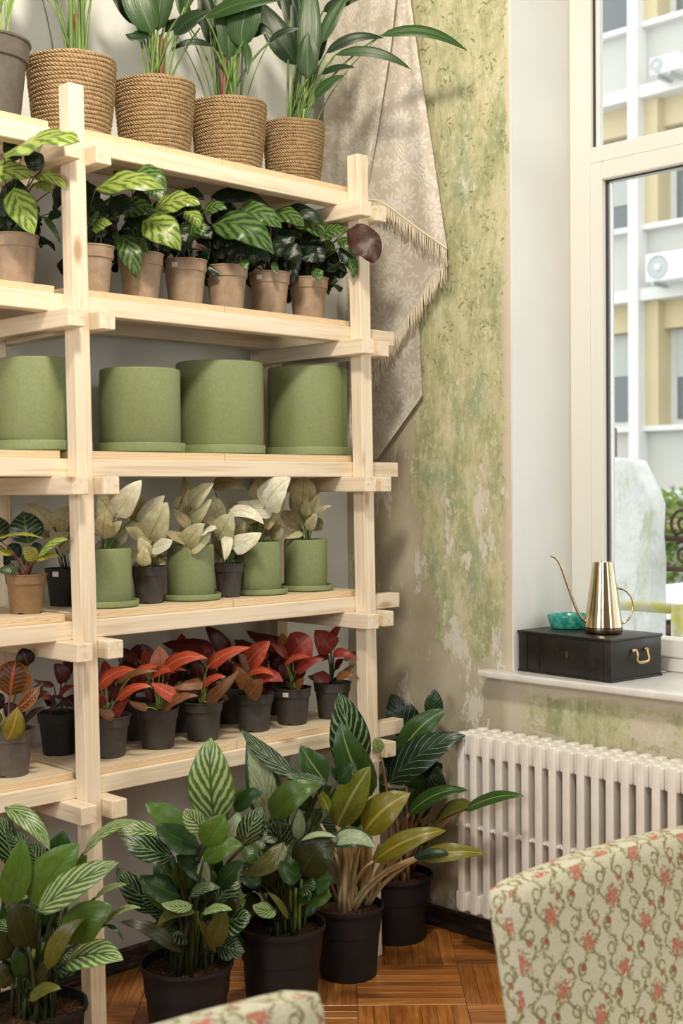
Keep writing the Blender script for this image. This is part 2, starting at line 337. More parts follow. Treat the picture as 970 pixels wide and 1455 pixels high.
# ================================================================== SHELVING RACK
rack = thing('shelving_rack', (X1, YP, 0), 'tall raw pine shelving rack with plywood decks standing against the pale wall', 'shelves')
XL = X1-1.02
def px_at(x, z): return x+LEAN*z
ZT = 2.4172
for xp in (XL, X1, X2):
    for yo, zt in ((0, ZT), (0.40, ZT-0.10)):
        zt2 = zt
        bar('post', (px_at(xp+T/2, 0), YP+yo+T/2, 0), (px_at(xp+T/2, zt2), YP+yo+T/2, zt2), T, T, M_PINE, rack)
for r_, bz in enumerate(BZ):
    zc = bz-T/2
    for xp, dl, dr in ((XL, .047, .047), (X1, .047, .045), (X2, .055, .030)):
        x = px_at(xp, zc)
        bar('crossbar', (x-T/2-0.0006, YP-dl, zc), (x-T/2-0.0006, YP+0.455, zc), T, T, M_PINE, rack)
        bar('crossbar', (x+T*1.5+0.0006, YP-dr, zc), (x+T*1.5+0.0006, YP+0.455, zc), T, T, M_PINE, rack)
    ends = (2.818, 2.966, 2.981, 2.984, 2.999)
    for y0 in (YP+T, YP+0.40-T):
        bar('beam', (XL-0.12, y0+T/2+0.0006, bz+T/2), (ends[r_], y0+T/2+0.0006, bz+T/2), T, T, M_PINE, rack)
    z0 = bz+T+0.0005; yl = (1.747, 1.759, 1.770, 1.779, 1.797)[r_]; x0 = px_at(X1, bz)+0.035; xe = (2.79, 2.785, 2.79, 2.81, 2.82)[r_]
    sm = (2.296, 2.30, 2.296, 2.322, 2.33)[r_]
    for a, b in ((XL-0.1, yl), (x0-0.02, sm-0.0012), (sm+0.0012, xe)):
        box_obj('deck_board', (a, YP+T+0.014, z0), (b, YP+0.395, z0+DT-0.001), M_PLY, rack, 0.0012)
# ================================================================== POTS
def plastic(name, col, rough=0.5, speck=0.12):
    m = Mat(name, rough, 0.35); v = m.vadd(m.coord(), rvec(m)); g = m.noise(v, 38, 4, 0.6); d = tuple(k*(1-speck*2) for k in col); l = tuple(min(1, k*(1+speck)) for k in col)
    m.color(m.mix(m.math('MULTIPLY', m.step(m.noise(v, 9, 4), 0.58, 0.75), 0.25), m.ramp(g, [(0.3, d), (0.7, l)]), tuple(k*1.5 for k in col))); m.bump(g, 0.05, 0.002); return m.m
M_TAUPE = plastic('taupe_plastic', (0.37, 0.262, 0.172), 0.45); M_GREY = plastic('dark_grey_plastic', (0.062, 0.054, 0.046), 0.55)
M_BLACK = plastic('black_plastic', (0.013, 0.013, 0.014), 0.5); M_BROWN = plastic('brown_plastic', (0.24, 0.145, 0.065), 0.42)
M_GREYPOT = plastic('warm_grey_plastic', (0.115, 0.098, 0.082), 0.4)
def ceramic():
    m = Mat('sage_green_ceramic', 0.55, 0.35); v = m.vadd(m.coord(), rvec(m)); g = m.noise(v, 120, 3, 0.6)
    m.color(m.ramp(g, [(0.25, (0.195, 0.240, 0.104)), (0.75, (0.248, 0.296, 0.134))])); m.bump(g, 0.06, 0.001); return m.m
M_CERAM = ceramic()
def soil_mat():
    m = Mat('potting_soil', 0.95, 0.1); v = m.vadd(m.coord(), rvec(m)); g = m.noise(v, 170, 4, 0.7)
    m.color(m.ramp(g, [(0.36, (0.018, 0.010, 0.006)), (0.52, (0.085, 0.042, 0.022)), (0.64, (0.21, 0.12, 0.062)), (0.74, (0.42, 0.30, 0.19))])); m.bump(g, 0.9, 0.01); return m.m
M_SOIL = soil_mat()
M_STICK = Mat('white_sticker', 0.6, 0.2, col=(0.72, 0.70, 0.66)).m
def rope_mat():
    m = Mat('seagrass_rope', 0.9, 0.1); v = m.vadd(m.coord(), rvec(m)); o = m.xyz(m.coord())
    an = m.math('ARCTAN2', o[1], o[0]); tw = m.math('SINE', m.math('ADD', m.math('MULTIPLY', an, 70.0), m.math('MULTIPLY', o[2], 800.0)))
    fi = m.noise(m.mapping(v, (60, 60, 220)), 1.0, 4, 0.7); big = m.noise(v, 14, 3)
    c = m.ramp(fi, [(0.25, (0.27, 0.165, 0.075)), (0.48, (0.52, 0.365, 0.195)), (0.72, (0.70, 0.54, 0.34))])
    c = m.mix(m.math('MULTIPLY', m.step(tw, 0.1, -0.9), 0.38), c, (0.27, 0.155, 0.065)); c = m.mix(m.math('MULTIPLY', m.step(big, 0.62, 0.75), 0.3), c, (0.28, 0.17, 0.08))
    m.color(c); m.bump(m.math('ADD', m.math('MULTIPLY', tw, 0.5), fi), 0.8, 0.006); return m.m
M_ROPE = rope_mat()
_pots = {}
def pot_mesh(kind, R, H):
    key = (kind, R, H)
    if key in _pots: return _pots[key]
    if kind == 'nursery':      # tapered body, stepped collar, feet notches
        pr = [(R*.60, .002), (R*.735, 0), (R*.75, .004), (R*.905, H*.745), (R*.965, H*.755), (R*.995, H*.965), (R*1.03, H*.972), (R*1.03, H), (R*.965, H), (R*.93, H*.80), (R*.86, H*.70), (0.001, H*.69)]
        b = MB().lathe(pr, 48)
        for k in range(4):
            for i in range(3):
                for ring in (0, 1, 2): 
                    q = (ring*48 + k*12 + 4 + i); x, y, z = b.v[q]; b.v[q] = (x, y, z+H*0.035*(1 if i == 1 else .9))
        me = b.mesh(kind, smooth=0.55)
    elif kind == 'floor':
        pr = [(R*.55, .004), (R*.775, 0), (R*.79, .006), (R*.875, H*.62), (R*.905, H*.625), (R*.91, H*.655), (R*.955, H*.93), (R*1.0, H*.935), (R*1.02, H*.965), (R*1.01, H), (R*.965, H), (R*.93, H*.9), (R*.90, H*.80), (0.001, H*.79)]
        me = MB().lathe(pr, 56).mesh(kind, smooth=0.5)
    elif kind == 'cylinder':
        e = 0.004; pr = [(R*.5, .001), (R-.012, 0), (R-.004, .003), (R, .010), (R, H-e*1.5), (R-e*.4, H-e*.4), (R-e, H), (R-e*2, H-e*.4), (R-e*2.4, H-e*2), (R-.011, H*.12), (0.001, H*.11)]
        me = MB().lathe(pr, 64).mesh(kind, smooth=0.8)
    elif kind == 'saucer':
        pr = [(R*.7, .001), (R-.008, 0), (R-.002, .004), (R, H-.003), (R-.002, H), (R-.006, H-.001), (R-.009, .008), (0.001, .0075)]
        me = MB().lathe(pr, 64).mesh(kind, smooth=0.8)
    elif kind == 'rope':
        n = 19; rr = H/n*0.5; pr = [(R*.6, .001)]
        for i in range(n):
            t = (i+.5)/n; rad = R*(0.80+0.20*(t**0.75)) - rr
            if i == n-1: rad -= rr*.3
            for k in range(6):
                a = -math.pi/2 + math.pi*(k+.5)/6; pr.append((rad+rr*1.25*math.cos(a), H*t+rr*math.sin(a)))
        pr += [(R-rr*4, H-rr*.6), (R*.86, H*.75), (0.001, H*.74)]
        me = MB().lathe(pr, 72).mesh(kind, smooth=1.2)
        rn = random.Random(5)
        for v in me.vertices:
            a = math.atan2(v.co.y, v.co.x); k = 1+0.006*math.sin(a*3+v.co.z*30)+0.004*math.sin(a*17+v.co.z*230)+rn.uniform(-.002, .002); v.co.x *= k; v.co.y *= k; v.co.z += (0.0016*math.sin(a*2.0+v.co.z*47)+0.0011*math.sin(a*5.0-v.co.z*90))*min(1, v.co.z*40)
    _pots[key] = me; return me
_soils = {}
def soil_mesh(R):
    if R in _soils: return _soils[R]
    rn = random.Random(3); b = MB(); b.v.append((0, 0, .004)); n = 28
    for j in range(1, 7):
        for i in range(n):
            a = 2*math.pi*i/n; r = R*j/6; b.v.append((r*math.cos(a), r*math.sin(a), rn.uniform(-.0025, .004)*(1 if j < 6 else .3)))
    for i in range(n): b.f.append((0, 1+i, 1+(i+1) % n))
    for j in range(5):
        for i in range(n): b.f.append((1+j*n+i, 1+(j+1)*n+i, 1+(j+1)*n+(i+1) % n, 1+j*n+(i+1) % n))
    _soils[R] = b.mesh('soil', smooth=True); return _soils[R]
def sticker(root, R, H, ang, w=0.017, h=0.013):
    b = MB(); n = 5
    for i in range(n+1):
        a = ang+(i/n-.5)*w/R
        for k in (0, 1): rr = R*(0.985+.012*k)+.0022; b.v.append((rr*math.cos(a), rr*math.sin(a), H*.80+k*h))
    for i in range(n): b.f.append((2*i, 2*i+2, 2*i+3, 2*i+1))
    return link('price_sticker', b.mesh('price_sticker', smooth=True), M_STICK, root, wloc(root))
# ================================================================== LEAVES
def leaf_mat(name, base, light=None, freq=8, ang=2.2, thr=(-0.1, 0.5), mid=None, midw=0.05, edge=None, edgew=0.8, under=None, noise=0.35, rough=0.38, fine=None, blotch=None, veins=None, trans=0.12):
    m = Mat(name, rough*0.9, 0.36); uv = m.n('UVMap').outputs[0]; o = m.xyz(uv); rn = m.rnd()
    au = m.math('ABSOLUTE', m.math('SUBTRACT', m.math('MULTIPLY', o[0], 2.0), 1.0)); v = o[1]
    nv = m.vadd(uv, rvec(m, 31.0)); n1 = m.noise(nv, 7, 4, 0.6); n2 = m.noise(m.mapping(nv, (9, 3, 1)), 3.0, 4, 0.7)
    c = m.ramp(n1, [(0.3, tuple(k*0.78 for k in base)), (0.7, tuple(k*1.18 for k in base))])
    h = m.math('SUBTRACT', m.math('MULTIPLY', v, freq), m.math('MULTIPLY', m.math('POWER', au, 0.8), ang))
    h = m.math('ADD', h, m.math('MULTIPLY', m.math('SUBTRACT', n1, 0.5), noise*3)); s = m.math('SINE', m.math('MULTIPLY', h, 6.2832))
    if light:
        f = m.step(m.math('ADD', s, m.math('MULTIPLY', m.math('SUBTRACT', n2, 0.5), 1.6)), *thr)
        if edge is None: f = m.math('MULTIPLY', f, m.step(au, 1.0, 0.86))
        c = m.mix(f, c, light)
    if blotch: c = m.mix(m.math('MULTIPLY', m.step(n2, blotch[1], blotch[1]+0.12), m.step(au, 0.98, 0.55)), c, blotch[0])
    if veins:
        s2 = m.math('ABSOLUTE', m.math('SINE', m.math('MULTIPLY', h, 3.1416))); c = m.mix(m.math('MULTIPLY', m.step(s2, veins[1], veins[1]*0.35), m.step(au, 1.0, 0.9)), c, veins[0])
    if edge: c = m.mix(m.step(m.math('ADD', au, m.math('MULTIPLY', m.math('SUBTRACT', n2, 0.5), 0.3)), edgew-0.08, edgew+0.08), c, edge)
    if mid: c = m.mix(m.step(au, midw*1.6, midw*0.5), c, mid)
    k = m.ramp(rn, [(0, (0.84, 0.84, 0.84)), (1, (1.13, 1.13, 1.10))]); c = m.mix(1.0, c, k, 'MULTIPLY')
    if under is not None:
        bf = m.n('NewGeometry').outputs['Backfacing']; uc = m.ramp(n1, [(0.3, tuple(q*0.8 for q in under)), (0.7, tuple(q*1.2 for q in under))])
        uc = m.mix(m.math('MULTIPLY', m.step(au, 0.10, 0.03), 0.7), uc, tuple(min(1, q*1.9) for q in under)); c = m.mix(bf, c, uc)
    m.color(c); m.bump(m.math('ADD', m.math('MULTIPLY', s, 0.30), n2), 0.10, 0.003)
    if trans:
        nt = m.nt; tl = m.n('BsdfTranslucent'); m.set(tl.inputs[0], c); mx = m.n('MixShader', {0: trans}); nt.links.new(m.b.outputs[0], mx.inputs[1]); nt.links.new(tl.outputs[0], mx.inputs[2]); nt.links.new(mx.outputs[0], nt.nodes['Material Output'].inputs[0])
    return m.m
LM = {
 'palm':  leaf_mat('palm_leaf', (0.022, 0.062, 0.011), (0.032, 0.082, 0.015), freq=0.4, ang=7, mid=(0.10, 0.19, 0.05), midw=0.03, noise=0.1, edge=(0.022, 0.062, 0.011), under=(0.035, 0.085, 0.018)),
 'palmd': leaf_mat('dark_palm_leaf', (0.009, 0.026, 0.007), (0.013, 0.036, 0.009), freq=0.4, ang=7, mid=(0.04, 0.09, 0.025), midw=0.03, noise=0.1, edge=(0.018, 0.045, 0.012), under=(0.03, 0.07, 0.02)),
 'cal':   leaf_mat('calathea_leaf', (0.085, 0.150, 0.024), (0.31, 0.41, 0.085), freq=4.6, ang=1.8, thr=(-1.1, 0.5), mid=(0.36, 0.38, 0.12), midw=0.04, under=(0.055, 0.018, 0.018), rough=0.33),
 'calm':  leaf_mat('green_calathea_leaf', (0.024, 0.060, 0.016), (0.115, 0.205, 0.048), freq=4.6, ang=1.8, thr=(-0.9, 0.8), mid=(0.06, 0.10, 0.03), midw=0.03, under=(0.05, 0.016, 0.016), rough=0.33),
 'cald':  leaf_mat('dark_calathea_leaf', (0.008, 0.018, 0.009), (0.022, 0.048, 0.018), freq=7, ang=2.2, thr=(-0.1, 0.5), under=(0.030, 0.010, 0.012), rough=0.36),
 'calu':  leaf_mat('calathea_underside', (0.050, 0.019, 0.013), None, freq=7, ang=2.2, veins=((0.11, 0.045, 0.025), 0.2), under=(0.03, 0.07, 0.02), rough=0.45),
 'cals':  leaf_mat('peacock_leaf', (0.009, 0.024, 0.014), (0.085, 0.155, 0.050), freq=7, ang=1.8, thr=(0.25, 0.7), mid=(0.16, 0.24, 0.08), midw=0.03, under=(0.09, 0.02, 0.018), rough=0.33),
 'caly':  leaf_mat('yellow_peacock_leaf', (0.20, 0.21, 0.03), (0.42, 0.38, 0.07), freq=7, ang=1.8, mid=(0.5, 0.4, 0.12), under=(0.3, 0.07, 0.03)),
 'wh':    leaf_mat('cream_arrow_leaf', (0.63, 0.61, 0.38), None, freq=6, ang=1.6, veins=((0.55, 0.55, 0.31), 0.08), mid=(0.30, 0.39, 0.13), midw=0.035, edge=(0.36, 0.42, 0.17), edgew=0.99, blotch=((0.50, 0.54, 0.26), 0.66), under=(0.44, 0.38, 0.21), rough=0.5, trans=0.2),
 'whb':   leaf_mat('white_arrow_leaf', (0.80, 0.785, 0.62), None, freq=6, ang=1.6, veins=((0.72, 0.71, 0.52), 0.08), mid=(0.50, 0.56, 0.28), midw=0.035, edge=(0.56, 0.60, 0.32), edgew=1.0, under=(0.5, 0.45, 0.26), rough=0.5, trans=0.2),
 'wht':   leaf_mat('tan_arrow_leaf', (0.44, 0.385, 0.21), None, freq=6, ang=1.6, veins=((0.38, 0.35, 0.17), 0.08), mid=(0.20, 0.25, 0.08), midw=0.035, edge=(0.22, 0.26, 0.09), edgew=1.0, blotch=((0.37, 0.38, 0.17), 0.66), under=(0.36, 0.30, 0.16), rough=0.5, trans=0.2),
 'red':   leaf_mat('orange_red_leaf', (0.47, 0.072, 0.032), None, freq=6, ang=1.8, mid=(0.70, 0.22, 0.12), midw=0.05, edge=(0.30, 0.075, 0.025), edgew=0.93, under=(0.28, 0.10, 0.05), rough=0.42),
 'redp':  leaf_mat('pink_leaf', (0.60, 0.24, 0.16), None, freq=6, ang=1.8, mid=(0.5, 0.14, 0.09), under=(0.4, 0.15, 0.09), rough=0.45),
 'redm':  leaf_mat('red_leaf', (0.26, 0.034, 0.022), None, freq=6, ang=1.8, mid=(0.36, 0.08, 0.05), midw=0.05, under=(0.15, 0.03, 0.02), rough=0.42),
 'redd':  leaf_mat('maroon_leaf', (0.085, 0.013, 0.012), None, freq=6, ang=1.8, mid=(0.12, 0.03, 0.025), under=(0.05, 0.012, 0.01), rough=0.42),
 'redb':  leaf_mat('bronze_leaf', (0.20, 0.085, 0.032), None, freq=6, ang=1.8, mid=(0.32, 0.13, 0.06), under=(0.22, 0.07, 0.035), rough=0.45),
 'str':   leaf_mat('striped_aglaonema_leaf', (0.085, 0.170, 0.035), (0.40, 0.50, 0.25), freq=6.5, ang=3.2, thr=(-0.25, 0.45), mid=(0.055, 0.13, 0.03), midw=0.05, under=(0.10, 0.19, 0.04), noise=0.22, rough=0.35),
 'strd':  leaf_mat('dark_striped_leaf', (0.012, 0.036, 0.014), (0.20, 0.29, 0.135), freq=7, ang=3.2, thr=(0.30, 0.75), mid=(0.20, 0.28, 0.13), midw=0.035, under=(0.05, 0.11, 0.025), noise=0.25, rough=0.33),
 'sil':   leaf_mat('silver_leaf', (0.36, 0.44, 0.28), (0.20, 0.29, 0.15), freq=9, ang=4.5, thr=(0.4, 0.9), mid=(0.42, 0.48, 0.30), edge=(0.022, 0.060, 0.022), edgew=0.72, under=(0.3, 0.36, 0.22), rough=0.4),
 'gr':    leaf_mat('green_leaf_back', (0.085, 0.170, 0.022), None, mid=(0.060, 0.12, 0.02), midw=0.035, veins=((0.072, 0.145, 0.02), 0.12), freq=9, ang=2.6, under=(0.07, 0.14, 0.02), rough=0.34, trans=0.2),
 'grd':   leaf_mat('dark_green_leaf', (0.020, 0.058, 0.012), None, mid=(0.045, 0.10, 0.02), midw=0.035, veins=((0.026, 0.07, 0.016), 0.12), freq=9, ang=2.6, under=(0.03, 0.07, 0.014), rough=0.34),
 'grm':   leaf_mat('mid_green_leaf_pale_midrib', (0.034, 0.088, 0.018), None, mid=(0.25, 0.33, 0.10), midw=0.05, veins=((0.06, 0.13, 0.03), 0.1), freq=9, ang=2.6, under=(0.05, 0.11, 0.02), rough=0.32),
 'ol':    leaf_mat('olive_leaf_back', (0.105, 0.110, 0.018), None, mid=(0.15, 0.16, 0.03), midw=0.04, veins=((0.13, 0.13, 0.025), 0.1), freq=9, ang=2.6, under=(0.08, 0.1, 0.02), rough=0.36, trans=0.15),
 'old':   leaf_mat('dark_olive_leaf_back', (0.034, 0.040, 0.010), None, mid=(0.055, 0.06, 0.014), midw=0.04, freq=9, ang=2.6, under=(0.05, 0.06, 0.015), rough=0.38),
 'yel':   leaf_mat('yellow_green_leaf', (0.17, 0.215, 0.026), None, mid=(0.42, 0.46, 0.16), midw=0.075, veins=((0.29, 0.33, 0.08), 0.14), freq=10, ang=2.6, under=(0.15, 0.19, 0.03), rough=0.34, trans=0.2),
 'yeo':   leaf_mat('olive_yellow_leaf', (0.20, 0.185, 0.018), None, mid=(0.44, 0.38, 0.07), midw=0.07, veins=((0.29, 0.27, 0.045), 0.12), freq=10, ang=2.6, edge=(0.07, 0.12, 0.02), edgew=0.95, under=(0.15, 0.19, 0.03), rough=0.34, trans=0.2),
 'vein':  leaf_mat('white_veined_dark_leaf', (0.010, 0.030, 0.014), None, mid=(0.035, 0.075, 0.03), midw=0.03, veins=((0.24, 0.33, 0.21), 0.15), freq=7.5, ang=2.6, under=(0.06, 0.11, 0.025), noise=0.15, rough=0.34),
 'crot':  leaf_mat('bronze_croton_leaf', (0.085, 0.040, 0.014), (0.24, 0.085, 0.022), freq=8, ang=2.0, thr=(0.2, 0.9), mid=(0.52, 0.12, 0.055), midw=0.07, edge=(0.30, 0.10, 0.02), edgew=0.75, under=(0.12, 0.05, 0.02), rough=0.36),
 'crotd': leaf_mat('dark_croton_leaf', (0.022, 0.012, 0.012), None, mid=(0.17, 0.055, 0.03), midw=0.06, under=(0.05, 0.02, 0.02), rough=0.36),
 'croty': leaf_mat('yellow_croton_leaf', (0.22, 0.175, 0.022), None, mid=(0.46, 0.28, 0.07), midw=0.06, edge=(0.10, 0.10, 0.02), edgew=0.8, under=(0.2, 0.15, 0.02), rough=0.36),
}
SHAPE = {'oval': lambda t: math.sin(math.pi*min(1, t**0.72))**0.72*(1-0.12*t), 'lance': lambda t: math.sin(math.pi*t**0.85)**0.85,
         'round': lambda t: math.sin(math.pi*t**0.80)**0.58, 'arrow': lambda t: (min(1.0, (t/0.12)**0.6) if t < 0.12 else 1.0)*max(0.0, (1-t))**0.88*(1.0+0.75*t),
         'blade': lambda t: math.sin(math.pi*t**0.75)**0.75}
def leaf(root, L, dep, shape, fold=0.22, lobe=0.0, wave=0.0, nv=11, nu=6, name='leaf', idx=0, arch=0.22):
    bx, by, tx, ty, w, bend, mat = L[:7]; d = L[7] if len(L) > 7 else 0.0; dt = L[8] if len(L) > 8 else -0.02; rr = L[9] if len(L) > 9 else 30.0
    rn = random.Random(int(bx*131+by*17+tx*7+ty))
    dx, dy = tx-bx, ty-by; ln = math.hypot(dx, dy); nx, ny = dy/ln, -dx/ln
    mx, my = (bx+tx)/2+nx*bend, (by+ty)/2+ny*bend
    d0 = dep+d; d1 = d0+dt
    B = at(bx, by, d0); E = at(tx, ty, d1); Mi = at(mx, my, (d0+d1)/2-abs(bend)*0.0006)
    Cn = Mi*2-(B+E)/2 if False else Mi+(Mi-(B+E)/2)
    hw = w*d0/FPX/2
    view = (cO-(B+E)/2).normalized(); ra = math.radians(rr+rn.uniform(-8, 8)); N0 = (view*math.cos(ra)+Vector((0, 0, 1))*math.sin(ra)+cR*rn.uniform(-.18, .18)).normalized()
    Cn = Cn + N0*((E-B).length*arch*rn.uniform(.5, 1.4))
    ax = (E-B).normalized(); Np = (N0-ax*N0.dot(ax)).normalized(); Vp = (view-ax*view.dot(ax))
    cosf = max(0.45, Np.dot(Vp.normalized()) if Vp.length > 1e-4 else 1.0); hw /= cosf
    b = MB(); uv = []; ph = rn.uniform(0, 6.28); length = (E-B).length
    for j in range(nv+1):
        t = j/nv; P = B*(1-t)**2+Cn*(2*t*(1-t))+E*t*t; Tn = ((Cn-B)*(1-t)+(E-Cn)*t)
        Tn = Tn.normalized() if Tn.length > 1e-6 else ax
        Sd = Tn.cross(N0); Sd = Sd.normalized() if Sd.length > 1e-4 else cR; N = Sd.cross(Tn)
        ww = max(0.0, SHAPE[shape](min(0.999, max(0.001, t))))*hw
        for i in range(nu+1):
            u = 2*i/nu-1; a = abs(u)
            off = Sd*(u*ww*math.cos(fold*a)) + N*(a*ww*math.sin(fold)-a*a*ww*0.30) + N*(wave*hw*a*math.sin(ph+t*15+u*1.5))
            if lobe: off = off - Tn*(lobe*hw*a*a*(1-t)**3*1.2)
            b.v.append(tuple(P+off-B)); uv.append(((u+1)/2, t))
    for j in range(nv):
        for i in range(nu):
            q = j*(nu+1)+i; b.f.append((q, q+1, q+nu+2, q+nu+1))
    me = bpy.data.meshes.new(name); me.from_pydata(b.v, [], b.f); ul = me.uv_layers.new(name='UVMap')
    ul.data.foreach_set('uv', [c for p in me.polygons for vi in p.vertices for c in uv[vi]])
    me.polygons.foreach_set('use_smooth', [True]*len(me.polygons)); me.update()
    # make the face normal agree with the upper side
    if me.polygons[len(me.polygons)//2].normal.dot(N0) < 0: me.flip_normals()
    return link(name, me, LM[mat], root, B), B
def stem_mat(name, a, b):
    m = Mat(name, 0.45, 0.35); v = m.vadd(m.coord(), rvec(m)); m.color(m.ramp(m.noise(v, 12, 3), [(0.3, a), (0.7, b)])); return m.m
SM = {'g': stem_mat('green_stem', (0.075, 0.14, 0.028), (0.14, 0.23, 0.05)), 'd': stem_mat('dark_stem', (0.02, 0.035, 0.012), (0.05, 0.06, 0.02)), 'w': stem_mat('cream_stalk', (0.47, 0.38, 0.18), (0.66, 0.56, 0.33)),
      'r': stem_mat('red_brown_stem', (0.13, 0.04, 0.03), (0.22, 0.10, 0.06)), 'p': stem_mat('pinkish_stalk', (0.30, 0.19, 0.11), (0.46, 0.30, 0.17)), 'l': stem_mat('lime_stem', (0.16, 0.26, 0.05), (0.30, 0.40, 0.10))}
def stem(root, A, Bp, r, mat, sag=0.15, name='stem'):
    A = Vector(A); Bp = Vector(Bp); h = (Bp-A); Cn = A+Vector((h.x*0.25, h.y*0.25, h.z*(0.5+sag)))
    pts = [A*(1-t)**2+Cn*(2*t*(1-t))+Bp*t*t for t in [k/6 for k in range(7)]]; rad = [r*(1.15-0.45*k/6) for k in range(7)]
    b = MB().tube(pts, rad, 6); return link(name, b.mesh(name, smooth=True, sub=A), SM[mat], root, A)
SOILZ = {}
def potted(name, label, cat, group, X, Y, z, kind, R, H, potmat, soil_t=0.86, saucer=None):
    root = thing(name, (X, Y, z), label, cat, group); zb = z
    if saucer: link('saucer', pot_mesh('saucer', saucer[0], saucer[1]), M_CERAM, root, (X, Y, z)); zb = z+0.0085
    link('pot', pot_mesh(kind, R, H), potmat, root, (X, Y, zb))
    if soil_t: link('soil', soil_mesh(round(R*(0.925 if kind != 'cylinder' else 0.93)*(.97 if kind == 'rope' else 1), 4)), M_SOIL, root, (X, Y, zb+H*soil_t))
    SOILZ[root.name] = zb+H*(soil_t or 0.8); return root
from mathutils.bvhtree import BVHTree
def _solid_tree():
    bpy.context.view_layer.update(); V = []; F = []
    for o in rack.children:
        m = o.matrix_world; b0 = len(V); V += [m @ v.co for v in o.data.vertices]; F += [tuple(b0+i for i in p.vertices) for p in o.data.polygons]
    rb = MB().box((XW-0.172, 1.40, 0.13), (XW-0.045, 2.584, 0.682)); b0 = len(V); V += [Vector(v) for v in rb.v]; F += [tuple(b0+i for i in f) for f in rb.f]
    return BVHTree.FromPolygons(V, F)
SOLID = _solid_tree()
def foliage(root, leaves, shape, fold, lobe=0, wave=0, stem_m='g', stem_r=0.0025, spread=0.25, R=0.05, stems=True, ddep=0.0, nv=11, wk=1.0, arch=0.22):
    c = wloc(root); sz = SOILZ.get(root.name, c.z); dep = depth((c.x, c.y, sz))+ddep; rn = random.Random(int(c.x*1000))
    for k, L in enumerate(leaves):
        sh = L[10] if len(L) > 10 else shape; L = L[:4]+(L[4]*wk,)+L[5:]
        L = L+(0.0, -0.02, 30.0)[len(L)-7:] if len(L) < 10 else L
        for tr in range(10):                       # nudge a leaf along the line of sight until it clears the timber
            o, B = leaf(root, L, dep, sh, fold, lobe, wave, nv=nv, arch=arch)
            if not BVHTree.FromPolygons([v.co+B for v in o.data.vertices], [tuple(p.vertices) for p in o.data.polygons]).overlap(SOLID) or tr == 9: break
            me_ = o.data; bpy.data.objects.remove(o); bpy.data.meshes.remove(me_); L = L[:7]+(L[7]-0.022,)+L[8:]
        if stems:
            a = rn.uniform(0, 6.28); q = rn.uniform(0.1, 1)*spread*R; A = Vector((c.x+q*math.cos(a), c.y+q*math.sin(a), sz-0.004))
            if (B-A).length > 0.02: stem(root, A, B, stem_r*rn.uniform(.85, 1.2), stem_m)
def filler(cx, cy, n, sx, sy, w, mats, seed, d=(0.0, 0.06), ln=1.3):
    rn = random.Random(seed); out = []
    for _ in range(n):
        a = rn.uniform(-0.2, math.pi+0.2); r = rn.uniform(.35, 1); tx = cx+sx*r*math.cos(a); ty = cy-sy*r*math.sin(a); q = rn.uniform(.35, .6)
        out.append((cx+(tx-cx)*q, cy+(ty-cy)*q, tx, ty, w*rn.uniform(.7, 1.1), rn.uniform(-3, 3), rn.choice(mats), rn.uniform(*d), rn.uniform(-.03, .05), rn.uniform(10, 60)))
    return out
# ================================================================== PLANTS AND POTS ON THE RACK
def shelf_xy(px, row, off, H=0.1):
    z = DZ[row]+H*0.5; Y = YP+off
    d = ray(px, 700); lo, hi = -200.0, 1600.0      # pixel row whose point lies at that height
    for _ in range(40):
        mid = (lo+hi)/2
        if onY(px, mid, Y).z > z: lo = mid
        else: hi = mid
    return onY(px, lo, Y).x, Y
# ---------- top shelf: palm grasses in rope pots
def rope_plant(px, R, H, label, leaves, stems, off=0.2, mat=None, kind='rope', cat='plant'):
    X, Y = shelf_xy(px, 0, off, H); r = potted('potted_palm', label, cat, 'palm grasses along the top shelf', X, Y, DZ[0], kind, R, H, mat or M_ROPE, 0.9)
    foliage(r, leaves, 'blade', 0.30, wk=1.1, arch=0.08, stem_r=0.0035, R=R, spread=0.35, stem_m='g')
    c = wloc(r); dep = depth(c); rn = random.Random(int(px))
    for (x0, x1, y1, rad, m) in stems:
        A = Vector((c.x, c.y, SOILZ[r.name]))+(at(x0, 100, dep)-at(px, 100, dep)); A.z = SOILZ[r.name]-.005
        stem(r, A+Vector((rn.uniform(-.012, .012), rn.uniform(-.02, .02), 0)), at(x1, y1, dep+rn.uniform(-.03, .03)), rad, m, 0.02)
    return r
rope_plant(-20, 0.108, 0.205, 'palm grass in a smooth grey plastic pot with dark rim on the top shelf', [(5, -30, -40, -130, 34, 6, 'palm'), (15, -30, 60, -140, 30, -6, 'palm'), (0, -20, -10, -160, 30, 4, 'palm')],
           [(0, 0, 0, .004, 'l'), (4, 7, -10, .004, 'l'), (8, 14, -10, .004, 'l'), (10, 22, -8, .003, 'l'), (-6, -8, -20, .004, 'l'), (2, 18, -5, .003, 'g')], mat=M_GREYPOT, kind='nursery')
rope_plant(102, 0.118, 0.212, 'rope-wrapped pot with bare green palm stalks, directly behind the middle post\'s top', [(103, -10, 70, -150, 40, 6, 'palm'), (115, -10, 150, -140, 42, -6, 'palm'), (112, -20, 118, -170, 38, 4, 'palm'), (60, -10, 25, -80, 26, 4, 'palmd'), (77, -8, 60, -90, 22, 4, 'palm')],
           [(85, 58, -10, .0022, 'd'), (98, 76, -8, .004, 'g'), (102, 100, -12, .007, 'g'), (107, 105, -12, .006, 'g'), (108, 108, 20, .009, 'r'), (112, 112, -12, .007, 'g'), (116, 119, -12, .006, 'g'), (117, 130, -8, .004, 'g'), (114, 124, -8, .004, 'l')])
